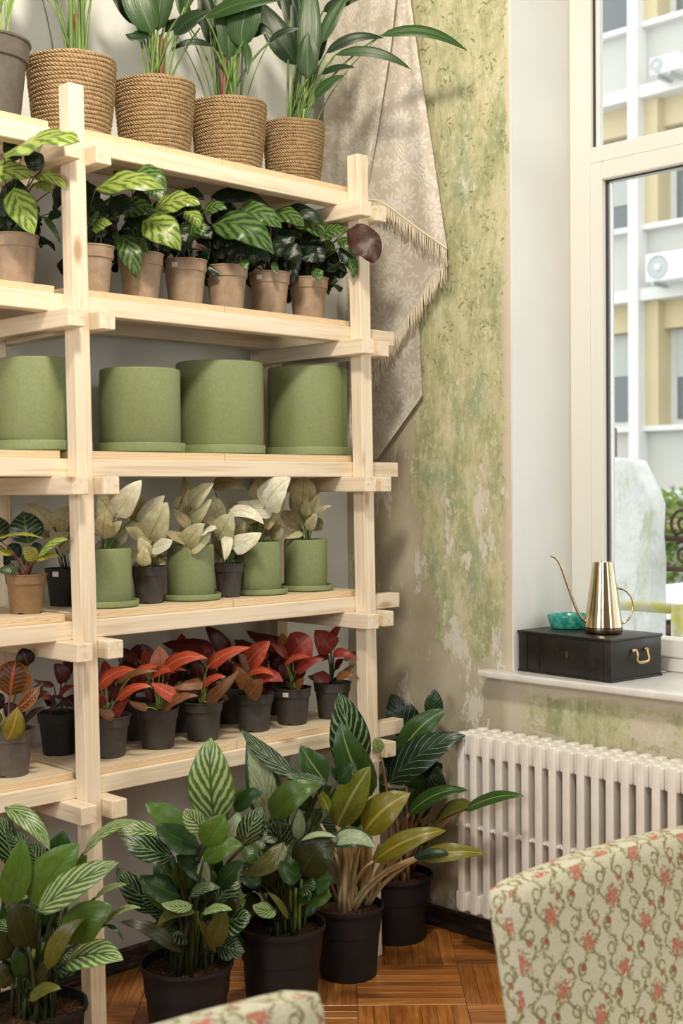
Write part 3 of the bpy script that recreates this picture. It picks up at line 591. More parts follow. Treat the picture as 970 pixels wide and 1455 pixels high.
rope_plant(220, 0.1136, 0.208, 'rope-wrapped pot of broad-leaved palm grass, second rope pot from the grey plastic pot', [
  (193, 36, 150, -25, 24, -4, 'palmd', .02), (217, 48, 180, -60, 46, 4, 'palm', -.03), (224, 44, 245, -80, 36, 4, 'palm', -.01), (207, 42, 178, 48, 15, 8, 'palmd', -.02), (247, 49, 298, 17, 22, 4, 'palmd', -.04), (232, 40, 236, 15, 16, 2, 'palmd', .05), (258, 20, 300, -60, 20, 4, 'palm', .04), (206, 30, 206, -70, 30, 0, 'palmd', .05), (232, 45, 262, 30, 13, 3, 'palmd', .06)],
           [(206, 193, 32, .003, 'g'), (209, 199, 40, .003, 'l'), (212, 207, 40, .004, 'g'), (216, 215, 30, .004, 'g'), (220, 218, 40, .005, 'g'), (222, 224, 40, .004, 'l'), (226, 228, 50, .006, 'r'), (229, 234, 55, .006, 'r'), (231, 240, 45, .004, 'g'), (234, 262, 10, .0025, 'l'), (236, 268, 0, .0025, 'g'), (236, 284, 40, .003, 'g'), (225, 246, -20, .003, 'g')])
rope_plant(325, 0.1123, 0.206, 'rope-wrapped pot of palm grass with a long arching leaf, second rope pot from the tablecloth', [
  (293, 25, 405, -1, 20, 7, 'palm', -.06), (302, 66, 240, 74, 9, -9, 'palmd', -.03), (325, 85, 322, -50, 34, 0, 'palm', -.02), (342, 68, 368, -30, 44, 6, 'palm', -.03), (346, 58, 351, 107, 12, 4, 'palm', -.06), (352, 52, 386, 48, 17, 8, 'palmd', .02), (304, 70, 284, -30, 26, 0, 'palmd', .04), (382, 60, 427, 41, 9, 5, 'palmd', -.04), (312, 75, 300, -40, 30, 2, 'palmd', .05), (335, 70, 345, -50, 30, 0, 'palmd', .05), (270, 40, 250, -40, 18, 3, 'palm', .03), (294, 40, 286, 5, 18, 3, 'palmd', .05)],
           [(293, 250, 48, .0022, 'g'), (304, 268, 42, .0022, 'g'), (306, 303, 40, .005, 'd'), (309, 310, 50, .006, 'r'), (314, 315, 30, .005, 'g'), (318, 320, 30, .006, 'l'), (322, 322, 72, .007, 'r'), (326, 326, 40, .006, 'g'), (330, 332, 20, .006, 'l'), (335, 340, 60, .004, 'g'), (339, 345, 60, .003, 'd'), (341, 348, 100, .0018, 'g'), (343, 382, 60, .0022, 'g'), (312, 296, 20, .003, 'g'), (320, 318, 0, .004, 'g')])
rope_plant(417, 0.0962, 0.196, 'smallest rope-wrapped pot, its palm grass leaning over the hanging tablecloth', [
  (438, 112, 441, -40, 33, 0, 'palm', -.01), (437, 112, 437, 46, 30, 0, 'palm', -.06), (421, 92, 370, 2, 36, 3, 'palmd', .01), (456, 62, 497, -12, 19, 3, 'palm', -.02), (463, 76, 545, 54, 14, 9, 'palmd', -.04), (476, 78, 584, 99, 14, 13, 'palm', -.05), (455, 106, 505, 96, 9, 4, 'palmd', -.03), (447, 139, 488, 107, 14, 4, 'palm', -.05), (540, 51, 663, 72, 15, 15, 'palm', -.06), (459, 16, 512, -2, 16, 3, 'palmd', .02), (424, 60, 400, -40, 26, 0, 'palmd', .05), (450, 90, 470, 20, 18, 4, 'palmd', .03), (410, 20, 398, -30, 20, 2, 'palmd', .04), (428, 90, 420, -30, 24, 2, 'palmd', .06)],
           [(414, 421, 85, .003, 'd'), (418, 424, 90, .005, 'd'), (421, 428, 100, .005, 'g'), (424, 434, 105, .004, 'l'), (428, 440, 105, .004, 'l'), (432, 455, 105, .003, 'l'), (434, 463, 76, .003, 'l'), (436, 476, 78, .003, 'l'), (438, 540, 51, .0018, 'g'), (434, 456, 62, .003, 'g'), (436, 447, 139, .0025, 'l')])
# ---------- second shelf: calatheas in taupe pots
def cal_plant(px, label, leaves, off=0.16, stick=None, fill=(0, 0), R=0.0612, H=0.13, seed=1):
    X, Y = shelf_xy(px, 1, off, H); r = potted('potted_calathea', label, 'plant', 'calatheas in taupe pots on the second shelf', X, Y, DZ[1], 'nursery', R, H, M_TAUPE, 0.9)
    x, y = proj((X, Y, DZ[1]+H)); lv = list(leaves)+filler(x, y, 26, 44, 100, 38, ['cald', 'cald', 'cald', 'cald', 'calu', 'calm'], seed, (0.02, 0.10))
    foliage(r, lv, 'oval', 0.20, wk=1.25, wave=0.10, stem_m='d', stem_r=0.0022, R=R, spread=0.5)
    if stick: sticker(r, R, H, math.atan2(-0.714, -0.70)+stick)
    return r
cal_plant(20, 'calathea in taupe pot, bright leaves reaching across the rack\'s middle post', [
  (6, 223, 113, 201, 29, 3, 'cal', -.06, -.10, 45), (-25, 248, 47, 251, 27, 4, 'cal', -.09, -.03, 45), (18, 268, 48, 333, 38, 0, 'cal', -.09, -.02, 20), (44, 251, 97, 271, 15, 4, 'cal', -.04, -.02, 50), (48, 261, 75, 276, 12, 3, 'cal', -.05, 0, 40), (-5, 300, 11, 288, 22, 0, 'cald', -.05), (90, 262, 76, 302, 17, 0, 'cald', .1, .04), (86, 300, 68, 314, 12, 0, 'cald', .12), (62, 308, 86, 346, 8, 2, 'calm', 0, 0), (30, 225, 5, 200, 26, 0, 'cald', .02), (60, 240, 35, 215, 24, 0, 'cald', .06), (5, 275, 30, 300, 26, 0, 'cald', -.03), (20, 300, -10, 320, 26, 0, 'cald', -.02)], seed=11)
cal_plant(129, 'calathea in taupe pot with a thick red-brown stem close behind the middle post', [
  (136, 268, 236, 270, 25, 5, 'cal', -.06, -.05, 40), (131, 326, 159, 318, 15, 2, 'cal', -.05, -.02, 30), (127, 312, 139, 309, 15, 0, 'calm', -.05), (155, 290, 192, 300, 28, 2, 'cald', -.02), (150, 300, 172, 285, 22, 0, 'cald', .03), (180, 245, 160, 262, 20, 0, 'cald', .04), (135, 290, 150, 315, 22, 0, 'cald', -.02)], seed=12)
_r = cal_plant(200, 'calathea in taupe pot with one long leaf hanging down over its pot', [
  (184, 252, 237, 272, 24, 11, 'calm', -.01, -.03, 40), (220, 299, 284, 290, 24, 6, 'cal', -.08, -.04, 45), (205, 313, 256, 356, 42, 4, 'cal', -.10, -.04, 25), (174, 334, 193, 395, 29, 3, 'calm', -.09, -.02, 10), (188, 338, 209, 360, 15, 2, 'calm', -.06), (264, 300, 282, 324, 20, 3, 'cal', -.03, -.02), (160, 330, 172, 346, 9, 0, 'calm', -.05), (210, 262, 233, 285, 20, 3, 'calm', -.05), (170, 296, 222, 303, 26, 4, 'calm', -.06), (180, 312, 215, 322, 24, 3, 'cald', -.05), (170, 345, 168, 380, 12, 0, 'cald', .03), (225, 330, 240, 358, 26, 0, 'cald', -.06)], seed=13)
cal_plant(263, 'calathea in taupe pot with a white sticker, crowded beside the leaf hanging over a pot', [
  (268, 336, 298, 324, 21, 3, 'calm', -.05, -.02, 20), (258, 278, 290, 284, 16, 4, 'cald', 0, 0), (290, 300, 322, 297, 15, 4, 'calm', -.01), (245, 345, 262, 358, 18, 0, 'cald', -.05), (285, 320, 300, 340, 24, 0, 'cald', .02), (250, 320, 268, 345, 24, 0, 'cald', -.02)], stick=-0.35, seed=14)
cal_plant(322, 'calathea in taupe pot under the largest green striped leaf of the second shelf', [
  (301, 318, 389, 361, 38, 11, 'calm', -.10, -.03, 38), (337, 306, 401, 325, 27, 8, 'calm', -.06, -.03, 40), (300, 280, 382, 292, 18, 7, 'cald', .01, 0), (344, 291, 373, 301, 13, 4, 'calm', -.02), (300, 356, 332, 346, 26, 0, 'cald', -.05), (345, 352, 382, 372, 24, 4, 'cald', -.07), (347, 368, 349, 384, 12, 0, 'calm', -.08), (300, 330, 340, 345, 34, 0, 'cald', -.05), (330, 340, 350, 366, 30, 0, 'cald', -.06)], seed=15)
cal_plant(383, 'calathea in taupe pot with a white sticker, second calathea from the rack\'s end post', [
  (384, 305, 433, 323, 21, 5, 'calm', -.05, -.03, 40), (401, 352, 426, 376, 24, 4, 'cald', -.07, -.01, 20), (388, 372, 393, 391, 9, 0, 'calm', -.08), (380, 345, 400, 365, 26, 0, 'cald', -.06), (400, 330, 415, 350, 26, 0, 'cald', -.03), (404, 298, 461, 321, 17, 6, 'cald', 0)], stick=-0.45, seed=16)
cal_plant(438, 'calathea in taupe pot beside the end post, showing one maroon leaf underside', [
  (414, 312, 462, 341, 22, 5, 'calm', -.06, -.03, 40), (458, 336, 494, 330, 19, 5, 'calm', -.05, -.02, 35), (479, 341, 503, 366, 15, 5, 'calm', -.07, -.02, 20), (498, 366, 501, 396, 12, 3, 'calm', -.08, 0, 0), (482, 352, 500, 388, 18, 4, 'cald', -.04, 0, 0), (494, 327, 531, 374, 36, 8, 'calu', -.13, -.04, 5, 'round'), (429, 352, 449, 373, 24, 0, 'cald', -.07), (448, 382, 456, 400, 15, 0, 'calm', -.09), (440, 345, 460, 372, 26, 0, 'cald', -.05)], seed=17)
# ---------- third shelf: empty sage planters
def planter(px, off, R, H, sr, label, sh=0.027):
    X, Y = shelf_xy(px, 2, off, H); r = thing('planter', (X, Y, DZ[2]), label, 'planter', 'sage green planters on the third shelf')
    link('saucer', pot_mesh('saucer', sr, sh), M_CERAM, r, (X, Y, DZ[2])); link('pot', pot_mesh('cylinder', R, H), M_CERAM, r, (X, Y, DZ[2]+0.0085)); return r
planter(56, 0.185, 0.110, 0.226, 0.124, 'empty sage green planter partly hidden by the middle post')
planter(199, 0.178, 0.109, 0.218, 0.122, 'shortest empty sage green planter on the third shelf, lit along its whole front')
planter(184, 0.383, 0.088, 0.20, 0.090, 'empty sage green planter hidden behind the shortest one, one edge showing')
planter(312, 0.206, 0.1255, 0.256, 0.133, 'large empty sage green planter between the shortest planter and the end one')
planter(437, 0.205, 0.1225, 0.262, 0.129, 'large empty sage green planter next to the end post by the tablecloth')
# ---------- fourth shelf: cream arrow-leaved plants
def cream_plant(px, label, leaves, kind, off=0.16, R=None, H=None, seed=1, fill=5, mats=None, potm=None, soil=0.93):
    if kind == 'c':
        X, Y = shelf_xy(px, 3, off, 0.14); r = potted('potted_arrow_plant', label, 'plant', 'cream leaved plants on the fourth shelf', X, Y, DZ[3], 'cylinder', R or 0.0655, H or 0.146, M_CERAM, soil, (0.085, 0.018))
    else:
        X, Y = shelf_xy(px, 3, off, 0.1); r = potted('potted_arrow_plant', label, 'plant', 'cream leaved plants on the fourth shelf', X, Y, DZ[3], 'nursery', R or 0.049, H or 0.10, potm or M_GREY, 0.93)
    x, y = proj((X, Y, SOILZ[r.name])); lv = list(leaves)+filler(x, y-5, fill+3, 36, 84, 22, mats or ['wht', 'wht', 'wht', 'wh'], seed, (0.03, 0.12))
    foliage(r, lv, 'arrow', 0.22, wk=1.3, lobe=0.30, wave=0.05, stem_m='g', stem_r=0.0020, R=0.05, spread=0.3); return r
cream_plant(152, 'cream leaved plant in sage pot on saucer, standing behind the middle post', [
  (166, 729, 201, 682, 30, 0, 'whb', -.06, -.02, 20), (161, 735, 140, 702, 30, 0, 'wh', -.05, -.02, 15), (146, 760, 150, 727, 28, 0, 'wht', -.07, -.02, 10), (158, 756, 173, 740, 13, 0, 'wh', -.06, -.02, 20), (190, 738, 206, 706, 20, 0, 'wht', .06), (150, 740, 158, 690, 26, 0, 'wh', .0)], 'c', seed=21)
cream_plant(212, 'cream leaved plant in grey plastic pot between two sage pots', [
  (205, 745, 234, 704, 25, 3, 'whb', -.05, -.02, 15), (213, 763, 238, 713, 37, 0, 'wh', -.07, -.02, 10), (214, 765, 178, 748, 21, 3, 'wht', -.06, -.02, 25), (210, 789, 197, 764, 19, 0, 'wh', -.07, -.02, 15), (218, 777, 245, 767, 19, -3, 'whb', -.07, -.03, 20), (204, 801, 205, 775, 18, 0, 'wh', -.08, -.01, 5), (200, 743, 173, 735, 13, 2, 'wh', -.01), (194, 793, 186, 775, 9, 0, 'wh', -.05), (215, 790, 222, 772, 12, 0, 'wh', -.05)], 'n', seed=22)
cream_plant(271, 'cream leaved plant in sage pot on saucer beside the smaller cream plants', [
  (270, 729, 261, 676, 19, 0, 'wht', -.02, .02, 10), (271, 715, 304, 686, 21, 0, 'wh', -.05, -.02, 30), (273, 741, 301, 709, 19, 0, 'wh', -.04, -.02, 20), (247, 719, 258, 705, 8, 0, 'wh', -.03), (269, 746, 244, 722, 14, 2, 'wht', -.05, -.02, 20), (263, 765, 234, 753, 14, 3, 'wht', -.06, -.02, 30), (265, 774, 291, 744, 26, 3, 'wh', -.07, -.02, 15), (271, 777, 300, 757, 20, -2, 'wh', -.06), (306, 741, 282, 734, 12, 2, 'wht', .02), (289, 756, 308, 751, 9, 0, 'whb', -.08, -.03, 40), (266, 735, 268, 695, 18, 0, 'wh', -.01)], 'c', seed=23)
cream_plant(325, 'cream leaved plant in the smallest grey plastic pot, between sage pots with saucers', [
  (312, 760, 331, 729, 32, 0, 'wh', -.07, -.02, 10), (328, 726, 375, 745, 17, 6, 'whb', -.06, -.03, 35), (333, 776, 372, 757, 24, -2, 'whb', -.08, -.03, 15), (322, 763, 319, 797, 14, 2, 'whb', -.08, -.01, 0), (312, 736, 299, 704, 21, 0, 'wh', .01), (303, 689, 351, 697, 17, 4, 'wht', .05, 0), (325, 770, 330, 752, 14, 0, 'wh', -.05)], 'n', R=0.0435, H=0.096, off=0.15, seed=24)
cream_plant(368, 'cream leaved plant in sage pot carrying the brightest broad leaf', [
  (378, 717, 413, 679, 36, 2, 'whb', -.07, -.03, 20), (382, 722, 337, 713, 24, 6, 'whb', -.06, -.03, 30), (367, 709, 366, 677, 26, 0, 'wht', .0, 0, 10), (376, 747, 401, 723, 15, 0, 'wht', -.05), (356, 731, 324, 714, 19, 3, 'wht', .03), (384, 700, 388, 682, 12, 0, 'wht', .04), (362, 735, 350, 745, 12, 0, 'wh', -.03)], 'c', seed=25)
cream_plant(434, 'cream leaved plant in sage pot nearest the rack\'s end post', [
  (429, 713, 432, 677, 30, 0, 'wht', -.03, 0, 15, 'round'), (447, 701, 452, 680, 11, 0, 'wht', .02), (442, 729, 453, 701, 16, 0, 'wh', -.03, 0, 10), (434, 731, 436, 707, 13, 0, 'wh', -.04), (438, 751, 449, 729, 14, 0, 'wh', -.05), (452, 729, 471, 719, 6, 2, 'wh', -.03), (424, 745, 399, 726, 24, 2, 'wht', .02), (421, 758, 395, 750, 12, 2, 'wht', -.02), (428, 757, 405, 765, 8, 2, 'wh', -.04)], 'c', seed=26, fill=2)
X, Y = shelf_xy(37, 3, 0.155, 0.1)
r = potted('potted_peacock_plant', 'peacock-patterned dark green plant in shiny brown pot, left of the middle post', 'plant', None, X, Y, DZ[3], 'nursery', 0.0515, 0.099, M_BROWN, 0.93)
foliage(r, [(40, 772, 34, 727, 50, 0, 'cals', 0, .02, 10, 'round'), (2, 770, -8, 732, 36, 0, 'cals', .0, .02, 10, 'round'), (-12, 769, 62, 766, 8, 2, 'caly', -.06, -.03, 75), (52, 796, 34, 777, 23, 0, 'caly', -.05, -.02, 20), (55, 791, 97, 766, 11, 3, 'cal', -.05, -.02, 50), (50, 796, 86, 791, 11, 3, 'caly', -.04, -.01, 60), (24, 805, -6, 811, 15, 3, 'cals', -.06), (30, 790, 10, 775, 26, 0, 'cald', .02), (40, 790, 60, 776, 24, 0, 'cald', .03), (20, 785, -10, 780, 12, 2, 'caly', -.04, -.02, 70), (45, 800, 30, 790, 18, 0, 'cald', .02), (15, 800, 5, 790, 18, 0, 'cald', .03)], 'oval', 0.15, wave=0.05, stem_m='r', stem_r=0.0022, R=0.05)
sticker(r, 0.0515, 0.099, math.atan2(-.714, -.70)-1.2)
X, Y = shelf_xy(92, 3, 0.27, 0.1)
r = potted('potted_arrow_plant', 'cream leaved plant in near-black pot, set back behind the brown pot', 'plant', 'cream leaved plants on the fourth shelf', X, Y, DZ[3], 'nursery', 0.052, 0.10, M_BLACK, 0.93)
foliage(r, [(76, 749, 36, 715, 22, -3, 'wht', -.02, 0, 15), (78, 749, 101, 719, 28, 0, 'wht', -.02, 0, 10), (72, 771, 99, 757, 17, 0, 'wht', -.03), (90, 770, 110, 740, 22, 0, 'wht', .02), (88, 785, 100, 765, 16, 0, 'wht', -.01), (68, 760, 50, 745, 14, 0, 'wht', .02)], 'arrow', 0.22, wk=1.25, lobe=0.3, stem_m='d', stem_r=0.002, R=0.05)
sticker(r, 0.052, 0.10, math.atan2(-.714, -.70)-0.25)
# ---------- fifth shelf: red aglaonemas
def red_plant(px, label, leaves, off=0.16, R=0.0575, H=0.109, mat=None, stick=None, seed=1, fill=4, sm='l'):
    X, Y = shelf_xy(px, 4, off, H); r = potted('potted_red_aglaonema', label, 'plant', 'red leaved plants on the lowest shelf', X, Y, DZ[4], 'nursery', R, H, mat or M_GREY, 0.93)
    x, y = proj((X, Y, SOILZ[r.name])); lv = list(leaves)+filler(x, y-5, fill+4, 38, 80, 22, ['redd', 'redd', 'redd', 'redm'], seed, (0.03, 0.12))
    foliage(r, lv, 'arrow', 0.20, wk=1.3, lobe=0.22, wave=0.05, stem_m=sm, stem_r=0.0026, R=0.05, spread=0.22)
    if stick: sticker(r, R, H, math.atan2(-.714, -.70)+stick)
    return r
red_plant(154, 'red leaved plant in dark grey pot just behind the middle post, orange leaves spread wide', [
  (140, 973, 193, 951, 17, 3, 'red', -.07, -.02, 35), (165, 969, 226, 954, 9, 2, 'redb', -.03), (167, 993, 217, 976, 12, 5, 'red', -.07, -.03, 35), (190, 958, 224, 947, 10, 2, 'red', -.03, -.02, 40), (161, 1017, 137, 1005, 13, 3, 'redb', -.07, -.02, 20), (160, 1018, 183, 992, 13, 0, 'redm', -.04), (147, 1002, 138, 984, 13, 0, 'redm', -.04), (160, 995, 168, 972, 12, 0, 'redd', -.02), (150, 975, 138, 965, 14, 0, 'redd', .02)], seed=31)
red_plant(224, 'red leaved plant in dark grey pot with one pale pink upright leaf', [
  (228, 949, 226, 918, 27, 0, 'redp', -.03, 0, 10), (233, 951, 295, 936, 19, 6, 'red', -.06, -.03, 35), (214, 959, 265, 953, 11, 3, 'red', -.05, -.03, 40), (252, 990, 215, 970, 19, 3, 'red', -.08, -.03, 30), (286, 970, 242, 979, 14, 2, 'redb', -.05), (230, 1006, 282, 989, 13, 3, 'redb', -.08, -.03, 40), (209, 1005, 182, 995, 10, 3, 'redb', -.05), (211, 946, 205, 923, 17, 0, 'redm', .02), (196, 937, 177, 929, 15, 2, 'redd', .05), (225, 975, 232, 955, 16, 0, 'redd', 0), (222, 995, 205, 978, 14, 0, 'redd', 0)], seed=32)
red_plant(288, 'red leaved plant in dark grey pot between the pale pink leaf and the bronze-stemmed plant', [
  (294, 946, 319, 934, 13, 2, 'red', -.04), (290, 972, 321, 962, 10, 2, 'red', -.06, -.03, 40), (293, 997, 340, 952, 16, -3, 'redb', -.07, -.03, 20), (285, 968, 264, 976, 10, 2, 'red', -.04), (297, 945, 356, 920, 16, 3, 'red', -.05, -.03, 35), (280, 990, 262, 975, 14, 0, 'redd', 0), (290, 975, 300, 955, 16, 0, 'redd', .02)], seed=33)
red_plant(361, 'red leaved plant in dark grey pot with bronze lower leaves over bare soil', [
  (350, 944, 384, 911, 28, 0, 'red', -.04, -.02, 20), (363, 947, 339, 929, 19, 2, 'redb', -.03), (365, 944, 382, 929, 13, 0, 'redm', -.02), (353, 976, 336, 945, 19, 2, 'redb', -.07, -.02, 15), (353, 988, 373, 965, 24, 0, 'redb', -.08, -.02, 10), (354, 956, 390, 960, 10, 3, 'red', -.06, -.03, 40), (364, 962, 403, 969, 20, 3, 'redm', -.05, -.03, 35)], seed=34)
red_plant(415, 'red leaved plant in dark grey pot with a white sticker on the rim', [
  (414, 931, 441, 905, 36, 0, 'redm', -.04, -.02, 15, 'round'), (414, 933, 384, 914, 13, 2, 'redm', -.02), (404, 941, 441, 934, 9, 2, 'red', -.06, -.03, 45), (420, 954, 462, 936, 13, 2, 'redm', -.06), (402, 916, 400, 899, 13, 0, 'redb', .03), (418, 966, 436, 949, 15, 0, 'redd', -.03), (420, 976, 433, 964, 11, 0, 'redb', -.06), (410, 960, 395, 945, 16, 0, 'redd', .02)], stick=-0.3, seed=35, fill=3)
red_plant(472, 'red leaved plant in near-black pot nearest the rack\'s end post', [
  (470, 922, 447, 895, 30, 0, 'redm', -.03, 0, 15), (470, 906, 485, 887, 10, 0, 'redm', 0), (474, 928, 507, 938, 12, 3, 'redm', -.05, -.02, 35), (489, 936, 509, 926, 9, 0, 'redb', -.03), (476, 946, 488, 937, 10, 0, 'redd', -.03), (483, 961, 508, 942, 7, 0, 'redb', -.04), (478, 962, 511, 965, 10, 4, 'redb', -.06, -.02, 35), (466, 959, 437, 961, 15, 4, 'redd', -.05), (466, 931, 439, 935, 9, 3, 'redd', -.03)], off=0.145, fill=-4, mat=M_BLACK, seed=36, sm='d')
for px, lv, lab in ((186, [(215, 940, 200, 915, 20, 0, 'redd'), (180, 935, 165, 925, 20, 0, 'redd')], 'maroon leaved plant in black pot, behind the gap beside the pale pink leaf'),
                    (258, [(302, 921, 230, 914, 22, 5, 'redd', -.03), (270, 930, 300, 925, 16, 3, 'redm', -.03)], 'maroon leaved plant in black rear pot with one long flat dark leaf'),
                    (325, [(322, 927, 292, 890, 22, 0, 'redd', -.02), (300, 926, 280, 914, 17, 2, 'redd', -.03), (335, 925, 352, 915, 16, 2, 'redd', -.02)], 'maroon leaved plant in black rear pot with a tall pointed leaf'),
                    (398, [(402, 917, 350, 896, 20, 5, 'redd', -.02), (362, 927, 333, 909, 17, 2, 'redd', -.02), (410, 925, 420, 905, 18, 0, 'redd', 0)], 'maroon leaved plant in black pot, rear row, behind the pot with the white sticker')):
    X, Y = shelf_xy(px, 4, 0.315, .1); r = potted('potted_red_aglaonema', lab, 'plant', 'maroon leaved plants in the rear row', X, Y, DZ[4], 'nursery', 0.0575, 0.109, M_BLACK, 0.93)
    x, y = proj((X, Y, SOILZ[r.name])); foliage(r, lv+filler(x, y-6, 9, 38, 84, 22, ['redd', 'redd', 'redm'], int(px), (-0.03, 0.05)), 'arrow', 0.2, wk=1.3, lobe=0.18, wave=.05, stem_m='d', stem_r=.0024, R=.05, spread=.2)
X, Y = shelf_xy(14, 4, 0.15, 0.11)
r = potted('potted_croton', 'bronze and orange croton in grey pot at the end of the lowest shelf', 'plant', None, X, Y, DZ[4], 'nursery', 0.060, 0.115, M_GREYPOT, 0.95)
foliage(r, [(14, 988, 23, 938, 54, 0, 'crot', 0, 0, 10, 'round'), (22, 1009, 56, 975, 22, -4, 'crot', -.05, -.02, 35), (10, 1051, 24, 1005, 36, -3, 'croty', -.06, -.01, 0), (30, 1031, 67, 1005, 10, 2, 'crotd', -.04), (40, 946, 31, 921, 28, 0, 'crotd', .08, 0, 10, 'round'), (30, 1001, 71, 985, 17, 3, 'crotd', -.01), (5, 1005, -15, 985, 26, 0, 'crotd', .02), (20, 1030, 35, 1005, 22, 0, 'crotd', .02), (0, 1030, -15, 1010, 22, 0, 'croty', 0), (25, 1020, 5, 1000, 24, 0, 'crotd', .03), (40, 1000, 62, 970, 16, 0, 'crotd', .04)], 'oval', 0.2, wave=.04, stem_m='r', stem_r=.003, R=.06)
X, Y = shelf_xy(84, 4, 0.285, .11)
r = potted('potted_red_aglaonema', 'maroon leaved plant in black pot, left of the middle post behind the croton', 'plant', None, X, Y, DZ[4], 'nursery', 0.0575, 0.112, M_BLACK, 0.93)
foliage(r, [(96, 966, 77, 943, 28, 0, 'redd', -.02), (92, 950, 108, 935, 24, 0, 'redd', 0), (76, 973, 47, 965, 10, 3, 'redd', -.03), (84, 986, 106, 975, 11, 2, 'redm', -.03), (88, 990, 70, 1010, 26, 2, 'crotd', -.07, -.02, 30), (92, 992, 108, 1012, 26, 2, 'crotd', -.06, -.02, 30), (75, 1000, 60, 985, 16, 0, 'crotd', -.01), (72, 990, 58, 992, 9, 0, 'redm', -.03)], 'arrow', 0.2, lobe=.1, stem_m='d', stem_r=.0026, R=.05)
# ================================================================== FLOOR PLANTS
def floor_plant(name, label, X, Y, R, H, leaves, stem_m, stem_r, fill=None, stalks=(), fold=0.34, ddep=0.0, spread=0.45, more=None):
    r = potted(name, label, 'plant', None, X, Y, 0, 'floor', R, H, M_BLACK, 0.90)
    lv = list(leaves)+(filler(*fill) if fill else [])+(filler(*more) if more else [])
    foliage(r, lv, 'oval', fold, wk=1.2, wave=0.035, stem_m=stem_m, stem_r=stem_r, R=R, spread=spread, ddep=ddep, nv=13)
    c = wloc(r); sz = SOILZ[r.name]
    for (x0, y0, x1, y1, rad, m, d) in stalks:
        dep = depth((c.x, c.y, sz))+d; A = onZ(x0, y0, sz-.004)
        if (A-Vector((c.x, c.y, sz))).length > R*.8: A = Vector((c.x, c.y, sz-.004))+(A-Vector((c.x, c.y, sz-.004))).normalized()*R*.75
        stem(r, A, at(x1, y1, dep), rad, m, 0.02, 'stalk')
    return r
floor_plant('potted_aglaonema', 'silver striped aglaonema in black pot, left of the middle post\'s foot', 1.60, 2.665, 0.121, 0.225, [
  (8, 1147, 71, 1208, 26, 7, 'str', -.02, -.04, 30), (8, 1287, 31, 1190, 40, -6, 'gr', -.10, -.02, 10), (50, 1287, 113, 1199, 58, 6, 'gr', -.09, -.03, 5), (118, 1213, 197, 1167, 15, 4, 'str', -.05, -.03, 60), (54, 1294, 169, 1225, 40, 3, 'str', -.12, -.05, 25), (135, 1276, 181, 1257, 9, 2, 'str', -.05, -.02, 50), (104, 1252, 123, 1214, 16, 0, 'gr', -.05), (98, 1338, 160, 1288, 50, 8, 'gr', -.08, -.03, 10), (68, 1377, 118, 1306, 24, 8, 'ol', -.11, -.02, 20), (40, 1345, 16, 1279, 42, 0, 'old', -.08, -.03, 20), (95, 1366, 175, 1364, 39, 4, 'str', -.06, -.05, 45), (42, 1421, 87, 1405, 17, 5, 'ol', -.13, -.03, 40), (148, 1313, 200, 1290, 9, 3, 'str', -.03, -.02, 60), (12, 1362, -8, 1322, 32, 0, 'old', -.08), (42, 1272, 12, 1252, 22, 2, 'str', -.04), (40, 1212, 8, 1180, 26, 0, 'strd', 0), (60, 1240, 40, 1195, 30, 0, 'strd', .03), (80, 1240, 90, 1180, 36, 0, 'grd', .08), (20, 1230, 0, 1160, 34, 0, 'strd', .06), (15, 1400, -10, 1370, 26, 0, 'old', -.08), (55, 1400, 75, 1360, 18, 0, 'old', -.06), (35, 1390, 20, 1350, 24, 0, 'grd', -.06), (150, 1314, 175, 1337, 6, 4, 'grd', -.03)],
  'd', 0.0045, (45, 1370, 22, 70, 150, 44, ['grd', 'grd', 'strd', 'old'], 41, (0.02, 0.10)), [(36, 1432, 40, 1340, .006, 'g', -.05), (42, 1435, 48, 1350, .006, 'l', -.06), (48, 1430, 62, 1340, .005, 'g', -.05), (28, 1430, 16, 1340, .005, 'g', -.04), (60, 1425, 70, 1370, .004, 'g', -.06)], more=(45, 1360, 10, 90, 110, 40, ['grd', 'gr', 'strd', 'str'], 51, (-.05, .03)))
